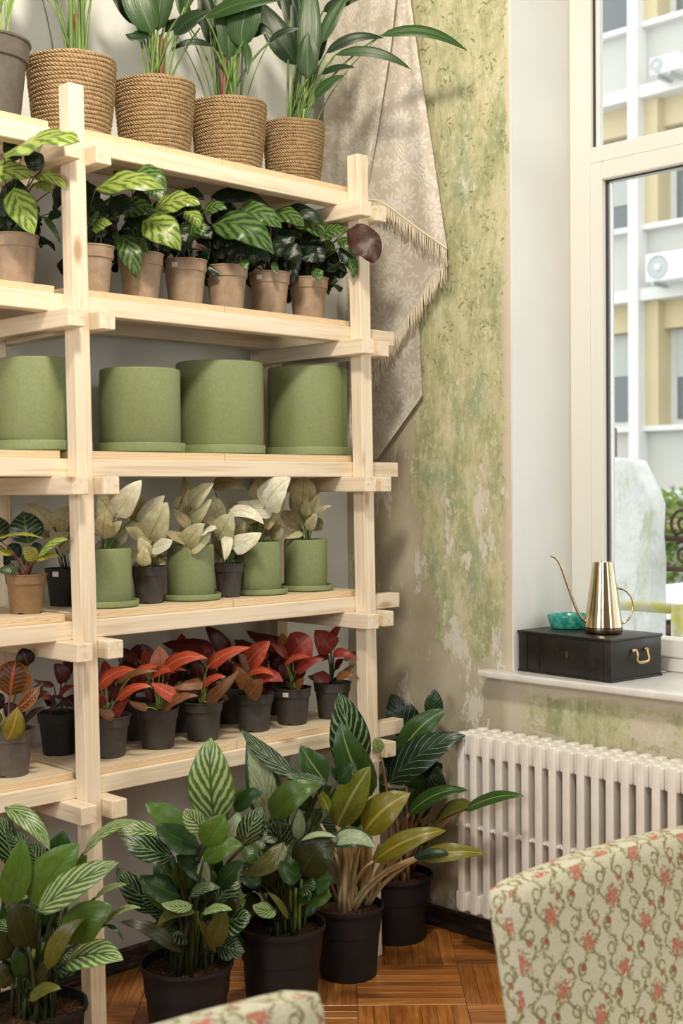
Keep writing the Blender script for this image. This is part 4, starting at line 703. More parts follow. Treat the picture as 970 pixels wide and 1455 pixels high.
floor_plant('potted_aglaonema', 'silver striped aglaonema in black pot, one tall striped leaf upright before the lowest shelf', 2.045, 2.665, 0.119, 0.21, [
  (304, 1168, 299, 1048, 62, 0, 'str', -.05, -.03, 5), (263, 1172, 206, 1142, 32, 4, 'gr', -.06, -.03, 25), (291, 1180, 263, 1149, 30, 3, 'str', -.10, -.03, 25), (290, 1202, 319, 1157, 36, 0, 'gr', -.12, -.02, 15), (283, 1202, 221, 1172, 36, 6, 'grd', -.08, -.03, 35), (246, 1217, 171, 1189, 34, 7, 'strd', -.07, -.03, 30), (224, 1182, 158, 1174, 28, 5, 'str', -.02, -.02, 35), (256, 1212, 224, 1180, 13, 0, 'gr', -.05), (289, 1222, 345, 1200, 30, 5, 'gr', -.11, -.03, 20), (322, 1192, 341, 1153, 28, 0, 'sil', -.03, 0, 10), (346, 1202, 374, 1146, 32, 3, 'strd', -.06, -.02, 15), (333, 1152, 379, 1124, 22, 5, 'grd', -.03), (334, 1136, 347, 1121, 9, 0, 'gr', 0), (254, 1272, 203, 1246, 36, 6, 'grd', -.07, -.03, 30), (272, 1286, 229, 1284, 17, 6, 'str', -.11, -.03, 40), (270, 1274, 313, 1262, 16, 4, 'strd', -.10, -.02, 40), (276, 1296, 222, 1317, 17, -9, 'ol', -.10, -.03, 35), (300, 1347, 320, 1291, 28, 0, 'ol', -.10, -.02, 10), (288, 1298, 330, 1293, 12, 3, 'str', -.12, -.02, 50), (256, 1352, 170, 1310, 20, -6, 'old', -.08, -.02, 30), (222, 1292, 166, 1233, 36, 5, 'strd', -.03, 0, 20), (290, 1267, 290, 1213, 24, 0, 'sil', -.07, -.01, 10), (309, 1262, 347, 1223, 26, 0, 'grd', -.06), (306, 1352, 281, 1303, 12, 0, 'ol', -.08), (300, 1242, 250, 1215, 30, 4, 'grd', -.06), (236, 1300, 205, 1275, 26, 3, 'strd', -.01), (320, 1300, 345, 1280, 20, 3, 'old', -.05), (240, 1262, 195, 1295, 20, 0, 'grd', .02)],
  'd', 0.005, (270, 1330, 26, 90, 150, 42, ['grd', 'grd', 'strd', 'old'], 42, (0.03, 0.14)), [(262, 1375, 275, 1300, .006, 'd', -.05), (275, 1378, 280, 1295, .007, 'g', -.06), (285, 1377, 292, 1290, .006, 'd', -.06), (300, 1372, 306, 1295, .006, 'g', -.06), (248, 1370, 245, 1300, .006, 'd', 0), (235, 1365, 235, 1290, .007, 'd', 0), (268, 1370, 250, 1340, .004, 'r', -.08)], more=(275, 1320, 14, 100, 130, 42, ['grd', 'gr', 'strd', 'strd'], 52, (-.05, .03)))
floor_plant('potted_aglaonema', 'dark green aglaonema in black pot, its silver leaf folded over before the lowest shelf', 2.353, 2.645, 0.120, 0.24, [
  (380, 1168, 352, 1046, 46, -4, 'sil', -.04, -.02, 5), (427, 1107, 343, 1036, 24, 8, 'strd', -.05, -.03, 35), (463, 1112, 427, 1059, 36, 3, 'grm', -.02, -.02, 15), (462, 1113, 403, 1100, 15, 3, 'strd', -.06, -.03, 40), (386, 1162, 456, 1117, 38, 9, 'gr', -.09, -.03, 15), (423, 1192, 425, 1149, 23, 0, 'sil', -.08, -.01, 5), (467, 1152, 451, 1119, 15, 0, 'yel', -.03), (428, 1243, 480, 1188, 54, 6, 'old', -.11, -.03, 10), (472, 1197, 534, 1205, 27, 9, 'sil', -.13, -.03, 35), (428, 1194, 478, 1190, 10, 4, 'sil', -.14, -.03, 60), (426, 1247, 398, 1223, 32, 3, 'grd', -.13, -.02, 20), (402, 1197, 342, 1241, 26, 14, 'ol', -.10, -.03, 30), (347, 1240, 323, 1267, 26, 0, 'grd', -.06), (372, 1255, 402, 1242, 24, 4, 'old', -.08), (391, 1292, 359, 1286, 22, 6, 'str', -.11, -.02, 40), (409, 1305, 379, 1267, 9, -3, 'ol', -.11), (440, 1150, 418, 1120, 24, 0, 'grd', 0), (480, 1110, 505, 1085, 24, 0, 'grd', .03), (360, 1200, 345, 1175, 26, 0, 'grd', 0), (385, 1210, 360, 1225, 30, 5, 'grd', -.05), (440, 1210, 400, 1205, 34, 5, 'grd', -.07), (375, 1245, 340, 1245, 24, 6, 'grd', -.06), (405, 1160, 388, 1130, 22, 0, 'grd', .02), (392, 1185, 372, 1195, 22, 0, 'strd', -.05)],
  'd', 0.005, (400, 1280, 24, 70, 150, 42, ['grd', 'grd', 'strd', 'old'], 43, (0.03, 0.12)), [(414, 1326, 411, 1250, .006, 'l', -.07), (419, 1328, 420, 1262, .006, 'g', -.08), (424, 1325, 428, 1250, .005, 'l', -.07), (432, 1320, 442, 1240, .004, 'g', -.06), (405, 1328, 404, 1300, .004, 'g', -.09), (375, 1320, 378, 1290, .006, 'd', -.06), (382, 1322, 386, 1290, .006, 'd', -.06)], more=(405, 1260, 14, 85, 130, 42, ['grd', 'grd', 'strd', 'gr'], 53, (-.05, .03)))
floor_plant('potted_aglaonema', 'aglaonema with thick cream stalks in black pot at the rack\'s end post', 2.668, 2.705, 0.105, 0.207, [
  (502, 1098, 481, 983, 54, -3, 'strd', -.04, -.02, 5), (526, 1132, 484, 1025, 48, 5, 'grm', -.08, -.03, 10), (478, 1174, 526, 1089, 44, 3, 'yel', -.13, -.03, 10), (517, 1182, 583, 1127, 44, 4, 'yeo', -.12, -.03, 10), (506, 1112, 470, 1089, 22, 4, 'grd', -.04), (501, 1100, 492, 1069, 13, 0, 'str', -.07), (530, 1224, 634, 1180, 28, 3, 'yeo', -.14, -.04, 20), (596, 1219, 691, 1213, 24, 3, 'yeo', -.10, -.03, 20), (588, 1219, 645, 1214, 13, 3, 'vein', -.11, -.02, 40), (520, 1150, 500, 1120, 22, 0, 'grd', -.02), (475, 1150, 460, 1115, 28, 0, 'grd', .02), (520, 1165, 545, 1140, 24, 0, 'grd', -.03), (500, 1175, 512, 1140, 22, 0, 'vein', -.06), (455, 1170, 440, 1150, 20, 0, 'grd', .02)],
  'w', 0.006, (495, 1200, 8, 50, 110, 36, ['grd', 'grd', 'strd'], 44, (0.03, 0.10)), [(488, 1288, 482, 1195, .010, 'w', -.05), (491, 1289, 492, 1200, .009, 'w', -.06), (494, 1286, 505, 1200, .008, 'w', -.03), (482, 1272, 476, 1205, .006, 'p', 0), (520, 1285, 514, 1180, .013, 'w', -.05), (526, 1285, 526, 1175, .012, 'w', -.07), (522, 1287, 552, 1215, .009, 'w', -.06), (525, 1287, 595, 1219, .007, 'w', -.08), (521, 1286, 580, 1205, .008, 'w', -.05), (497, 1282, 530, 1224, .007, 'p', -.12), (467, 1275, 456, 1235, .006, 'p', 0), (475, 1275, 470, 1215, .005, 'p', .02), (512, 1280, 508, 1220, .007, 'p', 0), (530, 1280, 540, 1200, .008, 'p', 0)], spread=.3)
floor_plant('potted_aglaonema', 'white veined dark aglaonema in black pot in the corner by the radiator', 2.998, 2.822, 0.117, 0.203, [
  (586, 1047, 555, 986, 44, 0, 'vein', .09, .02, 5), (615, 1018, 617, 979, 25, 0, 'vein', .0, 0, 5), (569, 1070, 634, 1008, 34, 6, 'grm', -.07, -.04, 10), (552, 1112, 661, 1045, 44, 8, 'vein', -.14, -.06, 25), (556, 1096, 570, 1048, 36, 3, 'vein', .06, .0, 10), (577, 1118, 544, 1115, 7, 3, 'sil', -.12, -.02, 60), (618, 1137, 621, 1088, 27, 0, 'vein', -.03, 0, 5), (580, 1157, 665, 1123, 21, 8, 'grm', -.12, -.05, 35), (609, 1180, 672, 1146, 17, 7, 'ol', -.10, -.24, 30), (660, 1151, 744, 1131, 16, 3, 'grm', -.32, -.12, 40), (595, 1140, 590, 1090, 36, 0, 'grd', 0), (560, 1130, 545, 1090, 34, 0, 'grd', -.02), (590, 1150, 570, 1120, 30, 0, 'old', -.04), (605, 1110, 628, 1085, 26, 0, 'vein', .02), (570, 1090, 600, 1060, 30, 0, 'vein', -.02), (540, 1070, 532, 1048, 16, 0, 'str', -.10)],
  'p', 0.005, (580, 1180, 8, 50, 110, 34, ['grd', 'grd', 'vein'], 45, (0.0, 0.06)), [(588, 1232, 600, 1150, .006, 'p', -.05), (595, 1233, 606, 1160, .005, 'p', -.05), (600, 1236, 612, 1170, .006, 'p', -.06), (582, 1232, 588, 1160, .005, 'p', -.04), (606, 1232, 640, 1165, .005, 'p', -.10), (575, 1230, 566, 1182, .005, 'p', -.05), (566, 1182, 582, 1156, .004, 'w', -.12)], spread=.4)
# ================================================================== RADIATOR
def rad_mat():
    m = Mat('white_radiator_paint', 0.38, 0.4); v = m.vadd(m.coord(), rvec(m)); m.color(m.ramp(m.noise(v, 14, 4), [(0.3, (0.76, 0.73, 0.66)), (0.7, (0.85, 0.83, 0.77))])); m.bump(m.noise(v, 120, 3), 0.12, 0.002); return m.m
M_RAD = rad_mat()
RX, RY, RZ0, RZ1, PIT, NSEC = XW-0.17, 2.582, 0.132, 0.680, 0.0485, 24
rad = thing('radiator', (RX+0.06, RY-PIT*NSEC/2, 0.0), 'white cast iron radiator under the marble window sill', 'radiator')
H = RZ1-RZ0; b = MB(); hw = 0.0135
for (x0, x1) in ((0, .034), (.046, .078), (.090, .124)): b.box((x0, -hw, 0.0), (x1, hw, H))
wj = PIT/2-.0008
for (z0, z1) in ((.004, .060), (H-.068, H-.006)): b.box((.0035, -wj, z0), (.1205, wj, z1))
for (x0, x1) in ((.030, .050), (.074, .094)): b.box((x0, -hw*.86, H*.46), (x1, hw*.86, H*.46+.024))
for yy in (-wj, hw*.8): b.box((.004, yy, H*.47), (.03, yy+wj-hw*.8, H*.47+.012))
me = b.mesh('section', smooth=0.7, bevel=0.0058, seg=3)
hb = MB()
for z in (0.034, H-0.036): hb.tube([(.062, -PIT/2, z), (.062, PIT/2, z)], 0.024, 14)
hme = hb.mesh('hub', smooth=0.7)
for i in range(NSEC):
    s = link('section', me, M_RAD, rad, (RX, RY-hw-i*PIT, RZ0))
    if i < NSEC-1: link('hub', hme, M_RAD, s, (RX, RY-hw-(i+.5)*PIT, RZ0))
M_COPPER = Mat('brown_painted_pipe', 0.45, 0.4, col=(0.16, 0.055, 0.028)).m
link('supply_pipe', MB().tube([(RX+.062, RY-hw-2.6*PIT, -0.005), (RX+.062, RY-hw-2.6*PIT, RZ0+.03)], 0.0085, 12).mesh('supply_pipe', smooth=0.7), M_COPPER, rad)
for i in (5.5, 17.5): link('bracket', MB().box((RX+.055, RY-hw-i*PIT-.008, RZ0-.02), (XW-0.001, RY-hw-i*PIT+.008, RZ0+.004)).mesh('bracket'), M_RAD, rad)
# ================================================================== THINGS ON THE SILL
BH = 0.126; th = 0.078; bx0 = Vector((3.171, 2.130, SZ)); ay = Vector((math.sin(th), math.cos(th), 0)); ax_ = Vector((math.cos(th), -math.sin(th), 0)); BLn, BWd = 0.360, 0.241
def box_mat():
    m = Mat('black_japanned_tin', 0.34, 0.5); v = m.coord(); n = m.noise(v, 20, 5, 0.7)
    c = m.ramp(n, [(0.3, (0.007, 0.0065, 0.0055)), (0.62, (0.016, 0.014, 0.010)), (0.78, (0.05, 0.038, 0.022))]); sc = m.noise(m.mapping(v, (90, 90, 14)), 1.0, 3, 0.7); c = m.mix(m.step(sc, 0.70, 0.74), c, (0.16, 0.13, 0.08))
    m.color(c); m.set(m.b.inputs['Roughness'], m.ramp(n, [(0.3, 0.28), (0.7, 0.5)])); return m.m
M_TIN = box_mat(); M_BRASS = Mat('aged_brass', 0.3, 0.5, 1.0, col=(0.62, 0.44, 0.22)).m
db = thing('deed_box', bx0+ay*(BLn/2)+ax_*(BWd/2), 'long black tin deed box with brass handle lying on the white sill', 'box')
db.rotation_euler.z = -th
def dpart(name, me, mat, loc=(0, 0, 0)):
    o = bpy.data.objects.new(name, me); COL.objects.link(o); me.materials.append(mat); o.parent = db; o.location = loc; return o
hx, hy = BWd/2, BLn/2
dpart('body', MB().box((-hx+.002, -hy+.002, 0), (hx-.002, hy-.002, BH-.006)).mesh('body', smooth=.6, bevel=.002, seg=2), M_TIN)
dpart('lid', MB().box((-hx-.002, -hy-.002, BH-.009), (hx+.002, hy+.002, BH)).mesh('lid', smooth=.6, bevel=.003, seg=2), M_TIN)
for yy in (hy-.035, hy-.085, -hy+.03): dpart('seam_strip', MB().box((-hx+.0005, yy-.0012, .002), (-hx+.0025, yy+.0012, BH-.010)).mesh('seam_strip'), M_TIN)
dpart('base_rim', MB().box((-hx-.001, -hy-.001, 0), (hx+.001, hy+.001, .006)).mesh('base_rim', bevel=.0015, seg=1), M_TIN)
kl = MB().lathe([(0.001, 0), (.0075, 0), (.0075, .0015), (.0035, .0018), (.003, .0008), (.001, .0008)], 16); kl.v = [(-z, x*.8, y*1.6) for x, y, z in kl.v]
dpart('keyhole', kl.mesh('keyhole', smooth=.6), Mat('dark_brass', .4, .5, .9, col=(.2, .14, .07)).m, (-hx+.001, -.015, .068))
hz = .072; pts = [(-.034, 0, .014), (-.026, -.010, .016), (-.024, -.014, .004), (-.029, -.015, -.012), (-.020, -.016, -.020), (0, -.016, -.021), (.020, -.016, -.020), (.029, -.015, -.012), (.024, -.014, .004), (.026, -.010, .016), (.034, 0, .014)]
hd = dpart('handle', MB().tube(pts, [.0035, .0038, .0038, .0038, .0044, .005, .0044, .0038, .0038, .0038, .0035], 8).mesh('handle', smooth=True), M_BRASS, (.008, -hy, hz))
for sx in (-.030, .030):
    k = MB().lathe([(.001, .006), (.005, .005), (.006, .0), (.004, -.004), (.001, -.004)], 12); k.v = [(x, -z, y) for x, y, z in k.v]
    me = k.mesh('stud', smooth=True); me.materials.append(M_BRASS); o = bpy.data.objects.new('stud', me); COL.objects.link(o); o.parent = hd; o.location = (sx, -.002, .014)
ZB = SZ+BH
# watering can
def can_mat():
    m = Mat('polished_pale_gold', 0.13, 0.5, 1.0); v = m.coord(); m.color(m.ramp(m.noise(m.mapping(v, (30, 30, 6)), 1.0, 3), [(0.3, (0.60, 0.49, 0.31)), (0.7, (0.72, 0.61, 0.42))])); return m.m
M_CAN = can_mat()
cp = onZ(862, 902, ZB); cp = cp+Vector((cF.x, cF.y, 0)).normalized()*0.052+Vector((0, 0, 0.0004))
can = thing('watering_can', cp, 'slim pale gold metal watering can with long spout standing on the black box', 'watering can')
S1 = depth(cp)/FPX
pr = [(.001, .0), (.050, .0), (.055, .002), (.0575, .010), (.0565, .016), (.0580, .019)]
pr2 = [(.0575, .019)]+[(.0575-.0275*t, .019+.195*t) for t in (.2, .4, .6, .8, 1)]+[(.0285, .2135), (.0275, .205), (.045, .06), (.001, .05)]
link('body', MB().lathe(pr2, 48).mesh('body', smooth=.6), M_CAN, can, cp); link('base', MB().lathe(pr, 48).mesh('base', smooth=.5), Mat('dark_bronze_base', .3, .5, 1.0, col=(.16, .12, .08)).m, can, cp)
def cpix(x, y): return at(x, y, depth(cp))
def curve(ps, n=28):
    ps = [Vector(p) for p in ps]; q = [ps[0]*2-ps[1]]+ps+[ps[-1]*2-ps[-2]]; out = []; k = len(ps)-1
    for i in range(n+1):
        t = i/n*k; j = min(int(t), k-1); t -= j; a, b_, c, d = q[j:j+4]
        out.append(0.5*((2*b_)+(c-a)*t+(2*a-5*b_+4*c-d)*t*t+(3*b_-a-3*c+d)*t**3))
    return out
sp = curve([cpix(838, 885), cpix(828, 880), cpix(819, 866), cpix(806, 832), cpix(797, 806), cpix(790, 794), cpix(781, 790)])
link('spout', MB().tube(sp, [.0052-.0022*(i/(len(sp)-1)) for i in range(len(sp))], 10).mesh('spout', smooth=True), M_CAN, can)
hdl = curve([cpix(866, 839), cpix(876, 836), cpix(888, 839), cpix(897, 850), cpix(899, 864), cpix(894, 878), cpix(884, 886), cpix(870, 888)])
link('handle', MB().tube(hdl, .0032, 10).mesh('handle', smooth=True), M_CAN, can)
# turquoise bowl: hand-moulded, uneven wall
bp = Vector((3.343, 2.402, ZB+0.0006))
def bowl_mat():
    m = Mat('turquoise_glaze', 0.22, 0.5); v = m.coord(); n = m.noise(v, 45, 4, 0.6, 0.8); m.color(m.ramp(n, [(0.28, (0.012, 0.15, 0.12)), (0.5, (0.035, 0.33, 0.25)), (0.68, (0.13, 0.52, 0.40)), (0.8, (0.42, 0.70, 0.58))])); m.bump(n, 0.2, 0.003); return m.m
bw = MB().lathe([(.001, .004), (.050, .0), (.055, .003), (.058, .014), (.0625, .026), (.0655, .0405), (.0640, .0425), (.0615, .040), (.058, .026), (.052, .010), (.001, .008)], 40)
for i, (x, y, z) in enumerate(bw.v):
    a = math.atan2(y, x); k = 1+.012*math.sin(a*5+z*60)+.008*math.sin(a*9+1); bw.v[i] = (x*k, y*k, z*(1+.03*math.sin(a*2+1)))
tag(link('bowl', bw.mesh('bowl', smooth=.9), bowl_mat(), None, bp), 'small turquoise glazed bowl on the black box behind the watering can spout', 'bowl')
# ================================================================== HANGING TABLECLOTH
def cloth_mat():
    m = Mat('damask_cloth', 0.85, 0.15); v = m.coord(); o = m.xyz(v)
    ww = m.noise(v, 4, 3, out=1); p0 = m.n('CombineXYZ', {0: m.math('SUBTRACT', o[1], m.math('MULTIPLY', o[0], 0.6)), 1: o[2], 2: 0.0}).outputs[0]
    mul = m.n('VectorMath', operation='MULTIPLY_ADD'); m.set(mul.inputs[0], ww); mul.inputs[1].default_value = (.05, .05, 0); m.set(mul.inputs[2], p0); p = mul.outputs[0]
    def flowers(scale, pet, rmax, seed):
        q = m.mapping(p, (scale, scale, 1), (seed, seed*.7, 0)); vo = m.n('TexVoronoi', {'Vector': q, 'Scale': 1.0, 'Randomness': 0.75}, voronoi_dimensions='2D')
        df = m.n('VectorMath', operation='SUBTRACT'); m.set(df.inputs[0], q); m.set(df.inputs[1], vo.outputs['Position']); d = m.xyz(df.outputs[0]); an = m.math('ARCTAN2', d[1], d[0]); r = vo.outputs['Distance']
        s = m.math('SINE', m.math('MULTIPLY', an, pet)); rad = m.math('ADD', rmax, m.math('MULTIPLY', s, rmax*.22))
        f = m.math('MULTIPLY', m.step(m.math('SUBTRACT', rad, r), -.01, .03), m.step(m.math('ABSOLUTE', m.math('SINE', m.math('MULTIPLY', an, pet/2))), .12, .35))
        ring = m.math('MULTIPLY', m.step(r, rmax*.30, rmax*.34), 1.0); f = m.math('MULTIPLY', f, ring); f = m.math('MAXIMUM', f, m.step(r, rmax*.22, rmax*.17)); return f, r
    f1, r1 = flowers(7.0, 11.0, .30, 2.3); f2, r2 = flowers(19.0, 5.0, .36, 5.1)
    wv = m.n('TexWave', {'Vector': m.mapping(p, (1, 1, 1), (0, 0, 0), (0, 0, .7)), 'Scale': 26.0, 'Distortion': 9.0, 'Detail': 2.0, 'Detail Scale': 1.2}).outputs[1]
    lf = m.math('MULTIPLY', m.step(wv, .55, .72), m.step(m.noise(p, 9, 3), .46, .54))
    pat = m.math('MAXIMUM', m.math('MULTIPLY', f1, 0.8), m.math('MULTIPLY', m.math('MAXIMUM', m.math('MULTIPLY', f2, m.step(r1, .40, .46)), m.math('MULTIPLY', lf, m.step(r1, .40, .46))), 0.9))
    th_ = m.n('TexWave', {'Vector': p, 'Scale': 190.0, 'Distortion': 1.0}, bands_direction='Y').outputs[1]
    c = m.mix(pat, (0.68, 0.62, 0.525), (0.84, 0.81, 0.75)); c = m.mix(m.math('MULTIPLY', th_, .10), c, (0.33, 0.27, 0.19))
    m.color(c); m.bump(m.math('ADD', pat, m.math('MULTIPLY', th_, .3)), 0.35, 0.004)
    nt = m.nt; tl = m.n('BsdfTranslucent'); m.set(tl.inputs[0], c); mx = m.n('MixShader', {0: 0.10}); nt.links.new(m.b.outputs[0], mx.inputs[1]); nt.links.new(tl.outputs[0], mx.inputs[2]); nt.links.new(mx.outputs[0], nt.nodes['Material Output'].inputs[0]); return m.m
M_CLOTH = cloth_mat(); M_FRINGE = Mat('cream_fringe', 0.8, 0.2, col=(0.80, 0.73, 0.58)).m
tc_o = onX(560, 330, XW-.05); tcl = thing('tablecloth', tc_o, 'beige floral damask tablecloth with cream fringe hanging in the corner', 'tablecloth')
def clothpt(x, y, off):
    P = onX(x, y, XW-off); lim = YW-0.03-off*.6
    if P.y > lim: P = onY(x, y, lim)
    return P
def interp(pl, t):
    n = len(pl)-1; k = min(int(t*n), n-1); f = t*n-k; return (pl[k][0]*(1-f)+pl[k+1][0]*f, pl[k][1]*(1-f)+pl[k+1][1]*f)
def panel(left, right, off, wave, freq, nu=26, nv=30, thick=0.0, mat=None, name='cloth_panel', ph=0.0, curl=0.0):
    b = MB()
    for j in range(nv+1):
        a = interp(left, j/nv); c = interp(right, j/nv)
        for i in range(nu+1):
            u = i/nu; x = a[0]*(1-u)+c[0]*u; y = a[1]*(1-u)+c[1]*u
            o_ = off+wave*math.sin(freq*u*6.28+ph+j/nv*1.2)+wave*.4*math.sin(freq*2.3*u*6.28+j/nv*3)+curl*math.exp(-((1-u)/.12)**2)
            b.v.append(tuple(clothpt(x, y, max(.012, o_))))
    for j in range(nv):
        for i in range(nu): q = j*(nu+1)+i; b.f.append((q, q+1, q+nu+2, q+nu+1))
    return link(name, b.mesh(name, smooth=True), mat or M_CLOTH, tcl)
def fringe(edge, lenpx, off, n, seed, parent=None):
    rn = random.Random(seed); b = MB()
    for i in range(n):
        t = (i+.5)/n; x, y = interp(edge, t); l = lenpx*rn.uniform(.88, 1.05)
        A = clothpt(x, y-2, off+.004); B = clothpt(x+rn.uniform(-1.2, 1.2), y+l*.5, off+.007); Cc = clothpt(x+rn.uniform(-2, 2), y+l, off+.004+rn.uniform(-.003, .003))
        b.tube([A, B, Cc], [.0016, .0019, .0012], 5)
    o = link('fringe', b.mesh('fringe', smooth=True), M_FRINGE, tcl); o['kind'] = 'stuff'
    hem = [clothpt(*interp(edge, k/16), off+.005) for k in range(17)]; link('hem', MB().tube(hem, .0028, 6).mesh('hem', smooth=True), M_FRINGE, tcl)
panel([(497, 440), (496, 520), (496, 600), (499, 655)], [(594, 440), (597, 500), (600, 562), (536, 652)], .022, .004, .8, mat=None)
panel([(490, 250), (492, 330), (494, 430), (497, 560)], [(628, 300), (634, 372), (592, 432), (530, 532)], .040, .006, .9)
fringe([(634, 372), (612, 398), (592, 432), (572, 460), (552, 490), (524, 536)], 29, .042, 62, 1)
panel([(470, -40), (463, 90), (459, 180), (452, 270)], [(528, -40), (520, 60), (512, 140), (503, 275)], .030, .008, 1.1)
panel([(552, -40), (548, 60), (528, 200), (512, 290)], [(578, -40), (594, 80), (614, 210), (635, 353)], .062, .009, 1.0, curl=-.02)
panel([(516, -40), (512, 60), (504, 180), (498, 290)], [(566, -40), (556, 60), (536, 190), (520, 284)], .075, .020, .5, ph=-1.2)
fringe([(516, 284), (536, 285), (552, 293), (576, 312), (602, 331), (635, 353)], 28, .066, 62, 2)
# ================================================================== CHAIRS
def floral_mat():
    m = Mat('rose_tapestry', 0.9, 0.12); uv = m.n('UVMap').outputs[0]; o = m.xyz(uv)
    nz = m.noise(uv, 30, 3, out=1); mul = m.n('VectorMath', operation='MULTIPLY_ADD'); m.set(mul.inputs[0], nz); mul.inputs[1].default_value = (.008, .008, 0); m.set(mul.inputs[2], uv); p = mul.outputs[0]
    c = m.ramp(m.noise(uv, 240, 3), [(0.3, (0.53, 0.52, 0.385)), (0.7, (0.66, 0.65, 0.51))])
    def lattice(sx, sy, ox, oy, half=True):
        q = m.xyz(p); gx = m.math('DIVIDE', m.math('ADD', q[0], ox), sx); par = m.math('MULTIPLY', m.math('MODULO', m.math('ADD', m.math('FLOOR', gx), 60.0), 2.0), 0.5 if half else 0.0)
        gy = m.math('ADD', m.math('DIVIDE', m.math('ADD', q[1], oy), sy), par)
        return m.math('MULTIPLY', m.math('SUBTRACT', m.math('FRACT', gx), .5), sx), m.math('MULTIPLY', m.math('SUBTRACT', m.math('FRACT', gy), .5), sy)
    sx, sy = .082, .125
    x, y = lattice(sx, sy, .013, .02); r = m.math('SQRT', m.math('ADD', m.math('MULTIPLY', x, x), m.math('MULTIPLY', y, y))); an = m.math('ARCTAN2', y, x)
    ph = m.math('ADD', m.math('MULTIPLY', an, 1.0), m.math('MULTIPLY', r, 150.0))
    # scrolling vine: ring between roses, broken into curls, mirrored
    ax2 = m.math('ABSOLUTE', x); vy = m.math('SUBTRACT', ax2, m.math('ADD', .022, m.math('MULTIPLY', m.math('SINE', m.math('MULTIPLY', y, 100.0)), .012)))
    vine = m.step(m.math('ABSOLUTE', m.math('ADD', vy, m.math('MULTIPLY', m.math('SUBTRACT', m.noise(p, 70, 2), .5), .012))), .0042, .0026)
    curl1 = m.math('SQRT', m.math('ADD', m.math('POWER', m.math('SUBTRACT', ax2, .026), 2.0), m.math('POWER', m.math('SUBTRACT', m.math('ABSOLUTE', y), .040), 2.0)))
    curl = m.math('MULTIPLY', m.step(m.math('ABSOLUTE', m.math('SUBTRACT', curl1, .0095)), .0032, .0018), m.step(y, -.04, -.038)); curl = m.step(m.math('ABSOLUTE', m.math('SUBTRACT', curl1, .0095)), .0030, .0016)
    lv = m.noise(p, 95, 3, .6); leaves = m.math('MULTIPLY', m.step(lv, .55, .60), m.step(m.math('ABSOLUTE', vy), .015, .009))
    lr = m.math('MULTIPLY', m.step(m.noise(p, 120, 3), .50, .55), m.math('MULTIPLY', m.step(r, .026, .021), m.step(r, .009, .012)))
    gn = m.math('MAXIMUM', m.math('MAXIMUM', vine, curl), m.math('MAXIMUM', leaves, lr)); gn = m.math('MULTIPLY', gn, m.step(m.noise(p, 160, 2), .36, .46))
    c = m.mix(m.math('MULTIPLY', gn, .88), c, m.ramp(m.noise(uv, 60, 2), [(.35, (.15, .13, .045)), (.65, (.27, .25, .10))]))
    rose = m.step(m.math('ADD', r, m.math('MULTIPLY', m.math('SUBTRACT', m.noise(p, 105, 3), .5), .044)), .0165, .0125); rc = m.ramp(m.noise(p, 200, 3), [(.35, (.34, .085, .055)), (.52, (.50, .175, .12)), (.7, (.60, .32, .235))]); c = m.mix(m.math('MULTIPLY', rose, .92), c, rc)
    # small buds
    x2, y2 = lattice(sx, sy, .013+sx*.26, .02+sy*.30); r2 = m.math('SQRT', m.math('ADD', m.math('MULTIPLY', x2, x2), m.math('MULTIPLY', y2, y2))); c = m.mix(m.math('MULTIPLY', m.step(m.math('ADD', r2, m.math('MULTIPLY', m.math('SUBTRACT', m.noise(p, 170, 2), .5), .01)), .0075, .0055), .9), c, (.30, .075, .06))
    x3, y3 = lattice(sx, sy, .013-sx*.27, .02-sy*.22); r3 = m.math('SQRT', m.math('ADD', m.math('MULTIPLY', x3, x3), m.math('MULTIPLY', y3, y3))); c = m.mix(m.math('MULTIPLY', m.step(m.math('ADD', r3, m.math('MULTIPLY', m.math('SUBTRACT', m.noise(p, 170, 2), .5), .01)), .0065, .0045), .9), c, (.38, .11, .085))
    tw = m.n('TexWave', {'Vector': uv, 'Scale': 330.0, 'Distortion': .6}, bands_direction='DIAGONAL').outputs[1]; m.color(m.mix(m.math('MULTIPLY', tw, .12), c, (.35, .31, .2))); m.bump(tw, .25, .002); return m.m
M_FLORAL = floral_mat(); M_LEG = Mat('dark_wood_leg', 0.4, 0.4, col=(0.06, 0.026, 0.012)).m
def cushion(w, h, t, top_round, nx=16, nz=18, taper=0.0):
    """upholstered slab in local x (width), z (height), y (thickness), rounded all over, box-mapped UV in metres"""
    b = bmesh.new(); bmesh.ops.create_cube(b, size=1.0); bmesh.ops.subdivide_edges(b, edges=b.edges[:], cuts=15, use_grid_fill=True); r_ = t*.36
    for v in b.verts:
        x, y, z = v.co.x*w, v.co.y*t, v.co.z*h
        cx = max(-w/2+r_, min(w/2-r_, x)); cy = max(-t/2+r_, min(t/2-r_, y)); cz = max(-h/2+r_, min(h/2-r_, z)); d = Vector((x-cx, y-cy, z-cz))
        if d.length > 1e-6: d = d.normalized()*r_
        x, y, z = cx+d.x, cy+d.y, cz+d.z; k = (x/(w/2)); f = (z/h+.5)
        z += top_round*(1-k*k)*f; x *= 1-taper*(1-f); y += .012*(1-k*k)*(-1 if y < 0 else 1)
        v.co = (x, y, z)
    me = bpy.data.meshes.new('cushion'); b.normal_update(); ul = b.loops.layers.uv.new('UVMap')
    for f in b.faces:
        f.smooth = True; n = f.normal
        for l in f.loops:
            c = l.vert.co
            l[ul].uv = (c.x+5, c.z+5) if abs(n.y) >= max(abs(n.x), abs(n.z)) else ((c.y+5.3, c.z+5) if abs(n.x) >= abs(n.z) else (c.x+5, c.y+5.2))
    b.to_mesh(me); b.free(); return me
